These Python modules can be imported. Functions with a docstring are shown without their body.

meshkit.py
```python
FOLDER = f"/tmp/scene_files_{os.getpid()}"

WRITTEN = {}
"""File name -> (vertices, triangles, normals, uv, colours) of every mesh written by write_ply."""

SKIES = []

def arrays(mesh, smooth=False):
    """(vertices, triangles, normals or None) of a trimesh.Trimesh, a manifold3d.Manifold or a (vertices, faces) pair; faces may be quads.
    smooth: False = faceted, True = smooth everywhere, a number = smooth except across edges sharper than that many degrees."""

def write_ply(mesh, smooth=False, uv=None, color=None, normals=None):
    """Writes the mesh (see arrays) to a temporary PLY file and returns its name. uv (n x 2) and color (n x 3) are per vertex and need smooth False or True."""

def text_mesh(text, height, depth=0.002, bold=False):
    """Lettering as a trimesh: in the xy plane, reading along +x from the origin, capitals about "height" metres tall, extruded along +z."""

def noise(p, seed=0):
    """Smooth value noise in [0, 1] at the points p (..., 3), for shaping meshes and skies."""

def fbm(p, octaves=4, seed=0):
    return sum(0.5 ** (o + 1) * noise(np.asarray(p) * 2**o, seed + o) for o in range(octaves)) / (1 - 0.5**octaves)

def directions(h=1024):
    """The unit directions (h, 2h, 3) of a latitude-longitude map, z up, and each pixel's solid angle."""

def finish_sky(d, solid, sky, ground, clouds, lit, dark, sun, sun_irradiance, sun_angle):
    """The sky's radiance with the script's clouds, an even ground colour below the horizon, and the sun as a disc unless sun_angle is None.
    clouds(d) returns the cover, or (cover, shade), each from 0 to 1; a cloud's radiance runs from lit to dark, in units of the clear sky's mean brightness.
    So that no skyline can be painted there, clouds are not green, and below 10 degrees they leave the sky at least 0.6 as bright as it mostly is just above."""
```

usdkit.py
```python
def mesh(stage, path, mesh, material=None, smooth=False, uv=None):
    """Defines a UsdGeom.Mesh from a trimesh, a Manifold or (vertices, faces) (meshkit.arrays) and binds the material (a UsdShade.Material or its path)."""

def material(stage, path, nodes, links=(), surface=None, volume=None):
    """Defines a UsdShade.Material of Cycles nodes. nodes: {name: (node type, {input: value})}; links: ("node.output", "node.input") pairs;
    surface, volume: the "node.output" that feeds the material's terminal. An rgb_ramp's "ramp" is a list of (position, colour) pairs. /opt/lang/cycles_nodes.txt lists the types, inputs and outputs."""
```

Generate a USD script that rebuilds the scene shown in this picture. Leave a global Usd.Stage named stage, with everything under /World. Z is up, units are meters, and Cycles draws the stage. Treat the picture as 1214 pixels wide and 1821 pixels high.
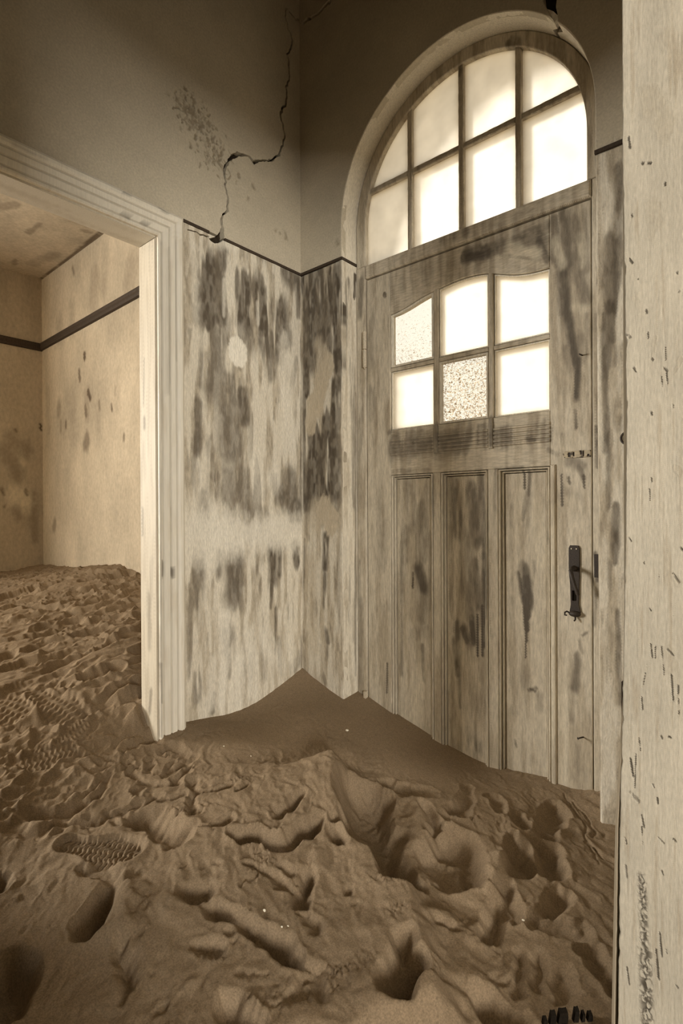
import math, random
import numpy as np
import trimesh
import shapely
from shapely.geometry import Polygon, LineString, Point, box as sbox
from shapely.ops import unary_union
from scipy.spatial import Delaunay
from pxr import Usd, UsdGeom, UsdLux, UsdShade, Sdf, Gf, Vt
import usdkit
from meshkit import noise, fbm

stage = Usd.Stage.CreateInMemory()
UsdGeom.SetStageUpAxis(stage, UsdGeom.Tokens.z)
UsdGeom.SetStageMetersPerUnit(stage, 1.0)
UsdGeom.Xform.Define(stage, '/World')
UsdGeom.Scope.Define(stage, '/World/Looks')
rng = np.random.default_rng(7)
rnd = random.Random(7)

# ------------------------------------------------------------------ camera (a level wide-angle view from the doorway of the right-hand room)
FPX, YAW, PITCH, ROLL = 948.99, 0.7147, -0.0022, -0.0048
CAM = np.array([1.8939, -1.8815, 1.35])
_fw = np.array([-math.sin(YAW) * math.cos(PITCH), math.cos(YAW) * math.cos(PITCH), math.sin(PITCH)])
_r = np.array([math.cos(YAW), math.sin(YAW), 0.0]); _u = np.cross(_r, _fw)
RT, UP = _r * math.cos(ROLL) + _u * math.sin(ROLL), -_r * math.sin(ROLL) + _u * math.cos(ROLL)
cam = UsdGeom.Camera.Define(stage, '/World/camera')
m = np.eye(4); m[0, :3], m[1, :3], m[2, :3], m[3, :3] = RT, UP, -_fw, CAM
cam.AddTransformOp().Set(Gf.Matrix4d(*m.ravel().tolist()))
cam.CreateHorizontalApertureAttr(24.0)
cam.CreateVerticalApertureAttr(36.0)
cam.CreateFocalLengthAttr(24.0 * FPX / 1214.0)
cam.CreateClippingRangeAttr(Gf.Vec2f(0.05, 500))
cam.CreateExposureAttr(0.28)

# ------------------------------------------------------------------ daylight
dome = UsdLux.DomeLight.Define(stage, '/World/sky')
dome.CreateColorAttr(Gf.Vec3f(1.0, 0.95, 0.865)); dome.CreateIntensityAttr(0.34)
sun = UsdLux.DistantLight.Define(stage, '/World/sun')
sun.CreateColorAttr(Gf.Vec3f(1.0, 0.95, 0.865)); sun.CreateIntensityAttr(88.0); sun.CreateAngleAttr(9.0)


def aim(prim, pos, d):
    d = np.asarray(d, float) / np.linalg.norm(d)
    z = -d; x = np.cross([0, 0, 1], z); x /= np.linalg.norm(x); y = np.cross(z, x)
    M = np.eye(4); M[0, :3], M[1, :3], M[2, :3], M[3, :3] = x, y, z, pos
    prim.AddTransformOp().Set(Gf.Matrix4d(*M.ravel().tolist()))


aim(sun, (0, 5, 5), (1.25, -1.0, -1.35))


def window_light(name, pos, d, w, h, power):
    """daylight through a window opening of a side room"""
    l = UsdLux.RectLight.Define(stage, '/World/' + name)
    l.CreateWidthAttr(w); l.CreateHeightAttr(h); l.CreateIntensityAttr(power)
    l.CreateColorAttr(Gf.Vec3f(1.0, 0.95, 0.865))
    aim(l, pos, d)


window_light('daylight_right_room', (4.93, -3.7, 1.52), (-1, 0, 0), 1.5, 1.15, 40.0)
window_light('daylight_left_room', (-3.27, -3.95, 2.05), (1, 0, 0), 1.5, 1.4, 46.0)

# ------------------------------------------------------------------ helpers


def ray(px, py):
    return _fw + RT * (px - 607) / FPX - UP * (py - 910.5) / FPX


def on_x(px, py, X=0.0):
    """(y, z) of the point of the plane x = X measured at a pixel of the photograph"""
    v = ray(px, py); p = CAM + v * (X - CAM[0]) / v[0]
    return p[1], p[2]


def on_y(px, py, Y=0.0):
    v = ray(px, py); p = CAM + v * (Y - CAM[1]) / v[1]
    return p[0], p[2]


used = {}


def path_of(name, parent):
    base = parent or '/World'
    k = used.get((base, name), -1) + 1
    used[(base, name)] = k
    return f'{base}/{name}' + (f'_{k:03d}' if k else '')


def tag(prim, label=None, category=None, group=None, kind=None):
    for k, v in (('label', label), ('category', category), ('group', group), ('kind', kind)):
        if v:
            prim.SetCustomDataByKey(k, v)
    return prim


def thing(name, label=None, category=None, group=None, kind=None, loc=None):
    p = path_of(name, None)
    x = UsdGeom.Xform.Define(stage, p)
    if loc is not None:
        x.AddTranslateOp().Set(Gf.Vec3d(*map(float, loc)))
    tag(x.GetPrim(), label, category, group, kind)
    return p


def put(name, mesh, material, parent=None, smooth=False, tint=None, label=None, category=None, group=None, kind=None):
    """one Mesh prim; tint is a colour per vertex (n x 3) or a function of the points"""
    p = path_of(name, parent)
    if tint is not None and callable(tint):
        v = mesh.vertices if hasattr(mesh, 'vertices') else mesh[0]
        tint = tint(np.asarray(v))
    g = usdkit.mesh(stage, p, mesh, LOOK[material], smooth=smooth)
    if tint is not None:
        UsdGeom.PrimvarsAPI(g).CreatePrimvar('tint', Sdf.ValueTypeNames.Color3fArray, 'vertex').Set(
            Vt.Vec3fArray.FromNumpy(np.asarray(tint, np.float32)))
    tag(g.GetPrim(), label, category, group, kind)
    return p


def bx(x0, x1, y0, y1, z0, z1):
    b = trimesh.creation.box((abs(x1 - x0), abs(y1 - y0), abs(z1 - z0)))
    b.apply_translation(((x0 + x1) / 2, (y0 + y1) / 2, (z0 + z1) / 2))
    return b


def cat(*ms):
    return trimesh.util.concatenate(ms)


def rings(poly, h):
    """closed loops of points along the boundary of a polygon, at most h apart"""
    out = []
    for g in getattr(poly, 'geoms', [poly]):
        for k, r in enumerate([g.exterior, *g.interiors]):
            c = shapely.segmentize(r, h)
            p = np.array(c.coords)[:-1]
            ccw = shapely.is_ccw(r)
            if ccw != (k == 0):
                p = p[::-1]
            out.append(p)
    return out


def skin(poly, h, c=0.0, fine=()):
    """Triangulated polygon: (points, triangles, loops of indices). c: rounding radius of the rim that gets rings of its own."""
    hb = min([h] + [f[1] for f in fine]) if len(fine) else h
    loops = rings(poly, hb)
    pts, idx, n = [], [], 0
    for l in loops:
        pts.append(l); idx.append(np.arange(n, n + len(l))); n += len(l)
    keep = h * 0.5
    if c > 0:
        for s in (0.25, 0.6, 1.0):
            inner = poly.buffer(-c * s, join_style=2)
            if not inner.is_empty:
                pts += rings(inner, h)
        keep = c + h * 0.45
    core = poly.buffer(-keep)

    def grid(area, step, seed=0):
        if area.is_empty:
            return np.zeros((0, 2))
        x0, y0, x1, y1 = area.bounds
        X, Y = np.meshgrid(np.arange(x0, x1 + step, step), np.arange(y0, y1 + step, step * 0.87))
        X = X + (np.arange(X.shape[0]) % 2)[:, None] * step / 2
        P = np.stack([X.ravel(), Y.ravel()], 1)
        return P[shapely.contains_xy(area, P[:, 0], P[:, 1])]
    rest = core
    for fp, fh in fine:
        pts.append(grid(core.intersection(fp), fh)); rest = rest.difference(fp.buffer(fh * .6))
    pts.append(grid(rest, h))
    P = np.concatenate(pts)
    T = Delaunay(P, qhull_options='Qbb Qc Q12').simplices
    cen = P[T].mean(1)
    T = T[shapely.contains_xy(poly, cen[:, 0], cen[:, 1])]
    a = P[T]
    area = (a[:, 1, 0] - a[:, 0, 0]) * (a[:, 2, 1] - a[:, 0, 1]) - (a[:, 1, 1] - a[:, 0, 1]) * (a[:, 2, 0] - a[:, 0, 0])
    T = T[np.abs(area) > 1e-10]; area = area[np.abs(area) > 1e-10]
    T[area < 0] = T[area < 0][:, ::-1]
    return P, T, idx


def slab(poly, h, depth, c=0.0, relief=None, fine=(), back=False):
    """(2-D points, outward offset, triangles): the polygon as a plate with a rounded rim of radius c and sides going back by depth"""
    P, T, loops = skin(poly, h, c, fine)
    d = shapely.distance(poly.boundary, shapely.points(P))
    off = np.zeros(len(P))
    if c > 0:
        t = np.clip(d / c, 0, 1)
        off = -c * (1 - np.sqrt(np.clip(1 - (1 - t) ** 2, 0, 1)))
    if relief is not None:
        off = off + relief(P, d)
    PP, OO, TT = [P], [off], [T]
    n = len(P)
    for l in loops:
        k = len(l)
        PP.append(P[l]); OO.append(np.full(k, -depth))
        j = np.roll(np.arange(k), -1)
        TT.append(np.stack([l, n + np.arange(k), l[j]], 1)); TT.append(np.stack([l[j], n + np.arange(k), n + j], 1))
        n += k
    if back:
        k = len(P)
        PP.append(P); OO.append(np.full(k, -depth)); TT.append(T[:, ::-1] + n)
    return np.concatenate(PP), np.concatenate(OO), np.concatenate(TT)


def on_wall_a(plate, X=0.0):           # plane x = X, outward +x; 2-D = (y, z)
    P, o, T = plate
    return np.stack([X + o, P[:, 0], P[:, 1]], 1), T


def on_wall_b(plate, Y=0.0):           # plane y = Y, outward -y; 2-D = (x, z)
    P, o, T = plate
    return np.stack([P[:, 0], Y - o, P[:, 1]], 1), T


def smooth01(t):
    t = np.clip(t, 0, 1)
    return t * t * (3 - 2 * t)


def mixc(a, b, t):
    return np.asarray(a)[..., :] * (1 - t[:, None]) + np.asarray(b) * t[:, None]


def strokes(U, lst, ragged=0.5, seed=0, stretch=5.0, freq=60.0):
    """Mask 0..1 on the 2-D points U of capsule-shaped stains (u0, z0, u1, z1, half width, strength, softness) with ragged, downward-streaked rims."""
    out = np.zeros(len(U))
    q = np.stack([U[:, 0] * freq, U[:, 1] * freq / stretch, np.full(len(U), seed * 3.7)], 1)
    nz = fbm(q, 4, seed) - 0.5
    nb = fbm(q * 0.3, 3, seed + 5) - 0.5
    for (u0, z0, u1, z1, w, s, soft) in lst:
        pad = w * 2.2
        k = np.nonzero((U[:, 0] > min(u0, u1) - pad) & (U[:, 0] < max(u0, u1) + pad) & (U[:, 1] > min(z0, z1) - pad * 1.6) & (U[:, 1] < max(z0, z1) + pad * 1.6))[0]
        if not len(k):
            continue
        a = np.array([u0, z0]); b = np.array([u1, z1]) - a
        d = U[k] - a
        t = np.clip((d @ b) / max(b @ b, 1e-12), 0, 1)
        r = np.linalg.norm((d - t[:, None] * b) * [1, 0.7], axis=1) / w
        r = r + ragged * (nz[k] * 2.2 + nb[k] * 1.6)
        out[k] = np.maximum(out[k], s * smooth01((1 - r) / soft + 0.5))
    return out


def stains(U, lst, seed=0, fu=24.0, fz=4.0, gain=.40, cut=.52, edge=.55):
    """old stains: the strokes say where and how strongly, streaky noise says how they break up"""
    p = strokes(U, lst, .35, seed, 3.0, fu)
    k = np.nonzero(p > .01)[0]
    out = np.zeros(len(U))
    u, z = U[k, 0], U[k, 1]
    n = .55 * (fbm(np.stack([u * fu, z * fz, u * 0 + seed], 1), 3, seed) - .5) / .13 + .45 * (fbm(np.stack([u * fu * .5, z * fz * .8, u * 0 + seed + 4], 1), 3, seed + 2) - .5) / .13
    n2 = (fbm(np.stack([u * fu * 2.6, z * fz * 1.5, u * 0 + seed + 8], 1), 2, seed + 3) - .5) / .15
    out[k] = smooth01((p[k] + gain * (n + .45 * n2) - cut) / edge + .5) * np.clip(.15 + p[k], 0, 1)
    return out


def to_plane(lst, f, default_soft=1.3):
    """stain strokes noted on the photograph (pixels) -> metres on their wall"""
    out = []
    for row in lst:
        x0, y0, x1, y1, w, s = row[:6]
        a, b = f(x0, y0), f(x1, y1)
        c = f((x0 + x1) / 2 + w, (y0 + y1) / 2); m0 = f((x0 + x1) / 2, (y0 + y1) / 2)
        out.append((a[0], a[1], b[0], b[1], abs(c[0] - m0[0]), s, row[6] if len(row) > 6 else default_soft))
    return out


# ------------------------------------------------------------------ materials
LOOK = {}


def painted(name, rough=0.6, grain=(60, 60, 60), amount=0.12, bump=0.15, bump_scale=(60, 60, 60), dist=0.002, spec=0.25, base=None):
    """a surface whose colour is the mesh's own tint (or one colour), broken up by fine noise"""
    nodes = {
        'co': ('texture_coordinate', {}),
        'mp': ('mapping', {'scale': grain}),
        'nz': ('noise_texture', {'scale': 1.0, 'detail': 5.0, 'roughness': 0.65}),
        'rg': ('map_range', {'from_min': 0.3, 'from_max': 0.7, 'to_min': 1.0 - amount, 'to_max': 1.0 + amount}),
        'mu': ('mix_color', {'blend_type': 'multiply', 'fac': 1.0}),
        'mb': ('mapping', {'scale': bump_scale}),
        'nb': ('noise_texture', {'scale': 1.0, 'detail': 6.0, 'roughness': 0.6}),
        'bp': ('bump', {'strength': bump, 'distance': dist}),
        'p': ('principled_bsdf', {'roughness': rough, 'specular_ior_level': spec}),
    }
    links = [('co.object', 'mp.vector'), ('mp.vector', 'nz.vector'), ('nz.fac', 'rg.value'), ('rg.result', 'mu.b'),
             ('co.object', 'mb.vector'), ('mb.vector', 'nb.vector'), ('nb.fac', 'bp.height'), ('bp.normal', 'p.normal'), ('mu.result', 'p.base_color')]
    if base is None:
        nodes['at'] = ('attribute', {'attribute': 'tint'})
        links.append(('at.color', 'mu.a'))
    else:
        nodes['mu'][1]['a'] = base
    LOOK[name] = usdkit.material(stage, '/World/Looks/' + name, nodes, links, surface='p.BSDF')


PAINT = np.array([0.71, 0.65, 0.535])
painted('plaster_paint', rough=0.85, grain=(170, 170, 45), amount=0.17, bump=0.5, bump_scale=(220, 220, 70), dist=0.003, spec=0.15)
painted('upper_plaster', rough=0.9, grain=(120, 120, 120), amount=0.13, bump=0.25, bump_scale=(70, 70, 70), dist=0.002, spec=0.1)
painted('door_paint', rough=0.62, grain=(160, 160, 30), amount=0.22, bump=0.25, bump_scale=(220, 220, 14), dist=0.0015, spec=0.3)
painted('door_paint_across', rough=0.62, grain=(30, 160, 160), amount=0.22, bump=0.25, bump_scale=(14, 220, 220), dist=0.0015, spec=0.3)
painted('casing_paint', rough=0.55, grain=(200, 200, 10), amount=0.08, bump=0.2, bump_scale=(260, 260, 12), dist=0.0012, spec=0.3)
painted('post_paint', rough=0.6, grain=(300, 300, 70), amount=0.14, bump=0.35, bump_scale=(420, 420, 60), dist=0.0014, spec=0.3)
painted('mud_core', rough=0.95, amount=0.3, base=(0.045, 0.034, 0.024), spec=0.02)
painted('dark_wood', rough=0.7, grain=(200, 200, 30), amount=0.3, base=(0.06, 0.043, 0.03))
painted('room_plaster', rough=0.9, grain=(40, 40, 25), amount=0.14, bump=0.15, bump_scale=(50, 50, 50), dist=0.003, spec=0.1)
painted('shell_plaster', rough=0.9, grain=(4, 4, 4), amount=0.05, bump=0.05, base=(0.50, 0.45, 0.36), spec=0.1)
painted('sooty_plaster', rough=0.95, base=(0.22, 0.185, 0.14), spec=0.05)
painted('iron', rough=0.6, grain=(300, 300, 300), amount=0.5, bump=0.4, bump_scale=(300, 300, 300), dist=0.001, base=(0.035, 0.025, 0.018), spec=0.4)
painted('pale_iron', rough=0.55, grain=(200, 200, 200), amount=0.25, base=(0.52, 0.45, 0.34), spec=0.4)
painted('charred', rough=0.9, grain=(300, 300, 60), amount=0.5, base=(0.012, 0.009, 0.006), spec=0.1)
painted('pebble', rough=0.5, base=(0.8, 0.75, 0.62))
painted('ground_sand', rough=0.95, grain=(2, 2, 2), base=(0.45, 0.37, 0.25), spec=0.05)
painted('sand', rough=0.95, grain=(260, 260, 260), amount=0.30, bump=0.5, bump_scale=(420, 420, 420), dist=0.002, spec=0.06)

# frosted panes: whitened, translucent
LOOK['frosted'] = usdkit.material(stage, '/World/Looks/frosted', {
    'co': ('texture_coordinate', {}),
    'nz': ('noise_texture', {'scale': 14.0, 'detail': 4.0}),
    'at': ('attribute', {'attribute': 'tint'}),
    'rg': ('map_range', {'from_min': 0.3, 'from_max': 0.75, 'to_min': 0.92, 'to_max': 1.04}),
    'mu': ('mix_color', {'blend_type': 'multiply', 'fac': 1.0}),
    't': ('translucent_bsdf', {}),
    'd': ('diffuse_bsdf', {'color': (0.55, 0.5, 0.4)}),
    'm': ('mix_closure', {'fac': 0.12}),
}, [('co.object', 'nz.vector'), ('nz.fac', 'rg.value'), ('rg.result', 'mu.b'), ('at.color', 'mu.a'), ('mu.result', 't.color'),
    ('t.BSDF', 'm.closure1'), ('d.BSDF', 'm.closure2')], surface='m.closure')


def pebbled(name, low, high, zlo, zhi):
    """clear pebbled glass: lets the light through, the lips of the pebbles show as fine brown crescents, more of them towards the bottom"""
    LOOK[name] = usdkit.material(stage, '/World/Looks/' + name, {
        'co': ('texture_coordinate', {}),
        'wn': ('noise_texture', {'scale': 60.0, 'detail': 2.0}),
        'wa': ('vector_math', {'math_type': 'multiply_add', 'vector2': (0.02, 0.02, 0.02)}),
        'mp': ('mapping', {'scale': (150, 150, 190), 'rotation': (0, 0.5, 0)}),
        'nz': ('noise_texture', {'scale': 1.0, 'detail': 2.5, 'roughness': 0.55, 'distortion': 1.2}),
        'sx': ('separate_xyz', {}),
        'zz': ('map_range', {'from_min': zlo, 'from_max': zhi, 'to_min': low, 'to_max': high, 'clamp': True}),
        'df': ('math', {'math_type': 'subtract'}),
        'st': ('math', {'math_type': 'multiply', 'value2': 9.0, 'use_clamp': True}),
        'tr': ('transparent_bsdf', {'color': (0.97, 0.95, 0.9)}),
        'tl': ('translucent_bsdf', {'color': (0.42, 0.33, 0.22)}),
        'gl': ('glossy_bsdf', {'roughness': 0.15, 'color': (0.6, 0.6, 0.6)}),
        'fr': ('fresnel', {'IOR': 1.45}),
        'm1': ('mix_closure', {}), 'm2': ('mix_closure', {}),
    }, [('co.object', 'mp.vector'), ('mp.vector', 'nz.vector'), ('co.object', 'sx.vector'), ('sx.z', 'zz.value'), ('nz.fac', 'df.value1'), ('zz.result', 'df.value2'),
        ('df.value', 'st.value1'), ('st.value', 'm1.fac'), ('tr.BSDF', 'm1.closure1'), ('tl.BSDF', 'm1.closure2'), ('fr.fac', 'm2.fac'), ('m1.closure', 'm2.closure1'), ('gl.BSDF', 'm2.closure2')],
        surface='m2.closure')


pebbled('pebble_glass_sparse', 0.55, 0.64, 2.0, 2.25)
pebbled('pebble_glass_dense', 0.50, 0.52, 1.75, 1.98)

# ------------------------------------------------------------------ colour fields of the weathered paint
DARK = np.array([0.120, 0.098, 0.072])
TAN = np.array([0.46, 0.395, 0.295])
PALE = np.array([0.80, 0.75, 0.64])


def streaks(u, z, seed, fu=40.0, fz=5.0, octaves=4):
    return fbm(np.stack([u * fu, z * fz, np.full(len(u), seed * 11.3)], 1), octaves, seed)


A_DARK = to_plane([
    (372, 470, 368, 560, 16, 1), (400, 445, 396, 470, 12, .8), (388, 480, 392, 560, 14, .8), (430, 500, 434, 575, 18, 1), (460, 520, 466, 580, 16, 1), (492, 545, 500, 590, 16, .9), (445, 560, 480, 610, 22, .75),
    (470, 455, 520, 485, 10, .55), (505, 480, 530, 500, 12, .7), (530, 500, 533, 560, 6, .8), (385, 600, 380, 690, 17, .6), (365, 640, 362, 680, 10, .45), (412, 590, 470, 600, 16, .5), (478, 640, 482, 665, 9, .5),
    (420, 660, 425, 690, 8, .5), (405, 690, 412, 790, 20, .62), (430, 700, 436, 745, 9, .8), (350, 720, 348, 800, 9, .7), (346, 780, 342, 860, 6, .5), (490, 745, 486, 790, 9, .7), (450, 760, 455, 840, 10, .35),
    (420, 800, 425, 880, 14, .4), (372, 800, 370, 860, 10, .3), (395, 860, 520, 868, 16, .55), (440, 880, 450, 925, 22, .55), (500, 880, 528, 910, 15, .75), (360, 880, 362, 915, 9, .5), (415, 905, 470, 915, 13, .45), (515, 850, 524, 872, 10, .6),
    (352, 1010, 352, 1070, 12, .55), (350, 1080, 352, 1120, 9, .4), (418, 1000, 416, 1060, 17, .75), (404, 1060, 440, 1078, 10, .5), (360, 990, 357, 1020, 5, .7), (392, 985, 388, 1020, 7, .6),
    (484, 970, 486, 1030, 9, .85), (498, 968, 496, 1020, 5, .8), (524, 970, 528, 1000, 6, .9), (483, 1040, 482, 1080, 4, .8), (489, 1085, 488, 1160, 4, .75), (494, 1140, 496, 1200, 7, .5), (460, 1000, 462, 1090, 9, .35),
    (405, 1130, 402, 1190, 13, .7), (370, 1130, 352, 1190, 5, .45), (352, 1200, 350, 1240, 8, .5), (380, 1235, 378, 1265, 4, .6), (470, 1100, 470, 1200, 6, .3), (440, 1080, 442, 1200, 8, .3),
    (340, 1050, 338, 1200, 5, .4), (345, 940, 420, 945, 4, .12), (520, 1190, 530, 1175, 6, .4), (515, 1060, 518, 1110, 5, .4), (515, 700, 528, 640, 3, .35), (536, 470, 536, 900, 2.5, .6), (536, 1000, 536, 1190, 1.6, .5),
], on_x)
A_PALE = to_plane([
    (335, 940, 430, 950, 24, .9), (430, 948, 530, 945, 16, .9), (340, 970, 370, 980, 20, .8), (505, 600, 508, 720, 9, .7), (515, 650, 516, 780, 12, .45), (400, 1100, 395, 1240, 11, .8), (380, 1180, 374, 1250, 9, .7),
    (445, 1130, 450, 1230, 9, .7), (425, 1180, 420, 1262, 12, .8), (470, 1130, 500, 1180, 10, .5), (455, 820, 460, 860, 14, .4), (385, 425, 420, 436, 8, .6), (345, 440, 348, 560, 7, .6), (512, 1140, 520, 1180, 8, .5),
    (485, 850, 490, 860, 10, .6), (415, 580, 430, 590, 10, .3), (458, 540, 459, 575, 2.5, .6), (399, 500, 398, 560, 3, .6), (350, 830, 350, 930, 10, .4),
], on_x)


def wall_a_tint(v):
    y, z = v[:, 1], v[:, 2]
    U = np.stack([y, z], 1)
    s1, s2 = streaks(y, z, 3, 45, 6), streaks(y, z, 9, 120, 14)
    base = mixc(PAINT, TAN, smooth01((s1 - 0.42) / 0.22) * 0.75)
    base = mixc(base, PALE, smooth01((s2 - 0.55) / 0.15) * 0.45)
    d = stains(U, A_DARK, 1, cut=.32)
    grit = smooth01((fbm(np.stack([y * 60, z * 24, y * 0 + 2], 1), 2, 4) - 0.33) / 0.34)
    base = mixc(base, DARK, d * (0.80 + 0.20 * grit))
    # a thin veil of grey-brown streaks over the middle of the wall
    veil = smooth01((s1 * 0.6 + s2 * 0.4 - 0.50) / 0.12) * smooth01((z - 0.75) / 0.4)
    base = mixc(base, DARK * 1.5, veil * 0.45 * grit)
    p = strokes(U, A_PALE, 0.55, 2, 2.0, 60)
    base = mixc(base, PALE, p * 0.9)
    spot = strokes(U, A_SPOT, .16, 5, 1.0, 60)
    return mixc(base, PALE * 1.06, spot)


A_SPOT = to_plane([(421, 623, 425, 627, 15, 1, .2)], on_x)
B_DARK = to_plane([
    (545, 500, 560, 530, 14, .8), (590, 490, 598, 560, 14, 1), (570, 500, 575, 580, 20, .75), (556, 540, 552, 640, 14, .8), (598, 560, 600, 650, 8, .9), (575, 580, 590, 620, 10, .8), (545, 640, 545, 700, 5, .9), (595, 690, 590, 770, 10, .9), (603, 600, 602, 760, 5, .7),
    (560, 780, 556, 880, 16, .95), (585, 760, 582, 880, 20, .95), (545, 800, 543, 900, 6, .7), (600, 780, 598, 880, 8, .7), (595, 900, 600, 930, 5, .5), (580, 955, 577, 1010, 5, .8), (577, 1020, 576, 1080, 3.5, .6), (580, 1120, 584, 1140, 5, .7),
    (560, 1075, 562, 1085, 5, .35), (598, 960, 602, 1200, 7, .25), (583, 1150, 582, 1190, 3, .4), (572, 1200, 580, 1215, 4, .5), (541, 480, 541, 900, 3, .7), (541, 960, 540, 1100, 2, .5),
], on_y)
B_PALE = to_plane([
    (582, 650, 562, 720, 12, 1, .3), (556, 720, 552, 755, 9, .9, .3), (575, 905, 588, 928, 13, 1, .3), (560, 900, 562, 930, 9, .7), (552, 1000, 556, 1150, 9, .5), (565, 610, 575, 640, 8, .6),
], on_y)
BR_DARK = to_plane([
    (1090, 430, 1088, 640, 16, .75), (1085, 540, 1090, 600, 12, .9), (1075, 560, 1078, 800, 7, .7), (1100, 300, 1100, 500, 9, .6), (1092, 700, 1100, 760, 10, .5), (1084, 800, 1082, 900, 6, .5), (1095, 900, 1094, 1000, 7, .8), (1085, 1000, 1083, 1130, 5, .5), (1096, 1090, 1100, 1250, 8, .6), (1080, 1150, 1080, 1260, 3, .4),
], on_y)


def wall_b_tint(v):
    x, z = v[:, 0], v[:, 2]
    U = np.stack([x, z], 1)
    s1, s2 = streaks(x, z, 13, 45, 6), streaks(x, z, 19, 120, 14)
    base = mixc(PAINT * 0.92, TAN, smooth01((s1 - 0.40) / 0.22) * 0.8)
    d = stains(U, B_DARK + BR_DARK, 6, cut=.42)
    grit = smooth01((fbm(np.stack([x * 60, z * 24, x * 0 + 2], 1), 2, 14) - 0.33) / 0.34)
    base = mixc(base, DARK * 0.85, d * (0.75 + 0.25 * grit))
    base = mixc(base, DARK * 1.4, smooth01((s1 * .5 + s2 * .5 - 0.5) / 0.12) * 0.4 * grit)
    base = mixc(base, TAN * 1.15, strokes(U, B_PALE, 0.5, 8, 2.0, 60) * 0.95)
    return base


def plain_tint(colour, seed, amount=0.1, f=3.0, fz=2.0, spots=None, spot_colour=DARK):
    colour = np.asarray(colour)

    def fn(v):
        n = fbm(np.stack([v[:, 0] * f, v[:, 1] * f, v[:, 2] * fz], 1), 5, seed)
        return colour[None] * (1 + amount * 4 * (n - 0.5))[:, None]
    return fn


# ------------------------------------------------------------------ the setting: hall walls
DADO = 2.531
CEIL = 4.05
PLAST = 0.03


def crack_shape(pts, w, seed, plane):
    """a ragged polygon round a polyline of pixels (x, y[, half width in pixels])"""
    q = [plane(p[0], p[1]) for p in pts]
    ws = [(p[2] if len(p) > 2 else w) * 0.0036 for p in pts]
    line = LineString(q)
    n = max(4, int(line.length / 0.012))
    s = np.linspace(0, line.length, n)
    cum = np.concatenate([[0], np.cumsum(np.linalg.norm(np.diff(np.array(q), axis=0), axis=1))])
    L = np.array([line.interpolate(t).coords[0] for t in s])
    W = np.interp(s, cum, ws)
    r = np.random.default_rng(seed)
    d = np.gradient(L, axis=0); d /= np.linalg.norm(d, axis=1)[:, None]
    nrm = np.stack([-d[:, 1], d[:, 0]], 1)
    L = L + nrm * r.normal(0, 0.0022, n)[:, None]
    a = L + nrm * (W * r.uniform(.55, 1.3, n))[:, None]; b = L - nrm * (W * r.uniform(.55, 1.3, n))[:, None]
    return Polygon(np.concatenate([a, b[::-1]])).buffer(0.0006).buffer(0)


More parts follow.
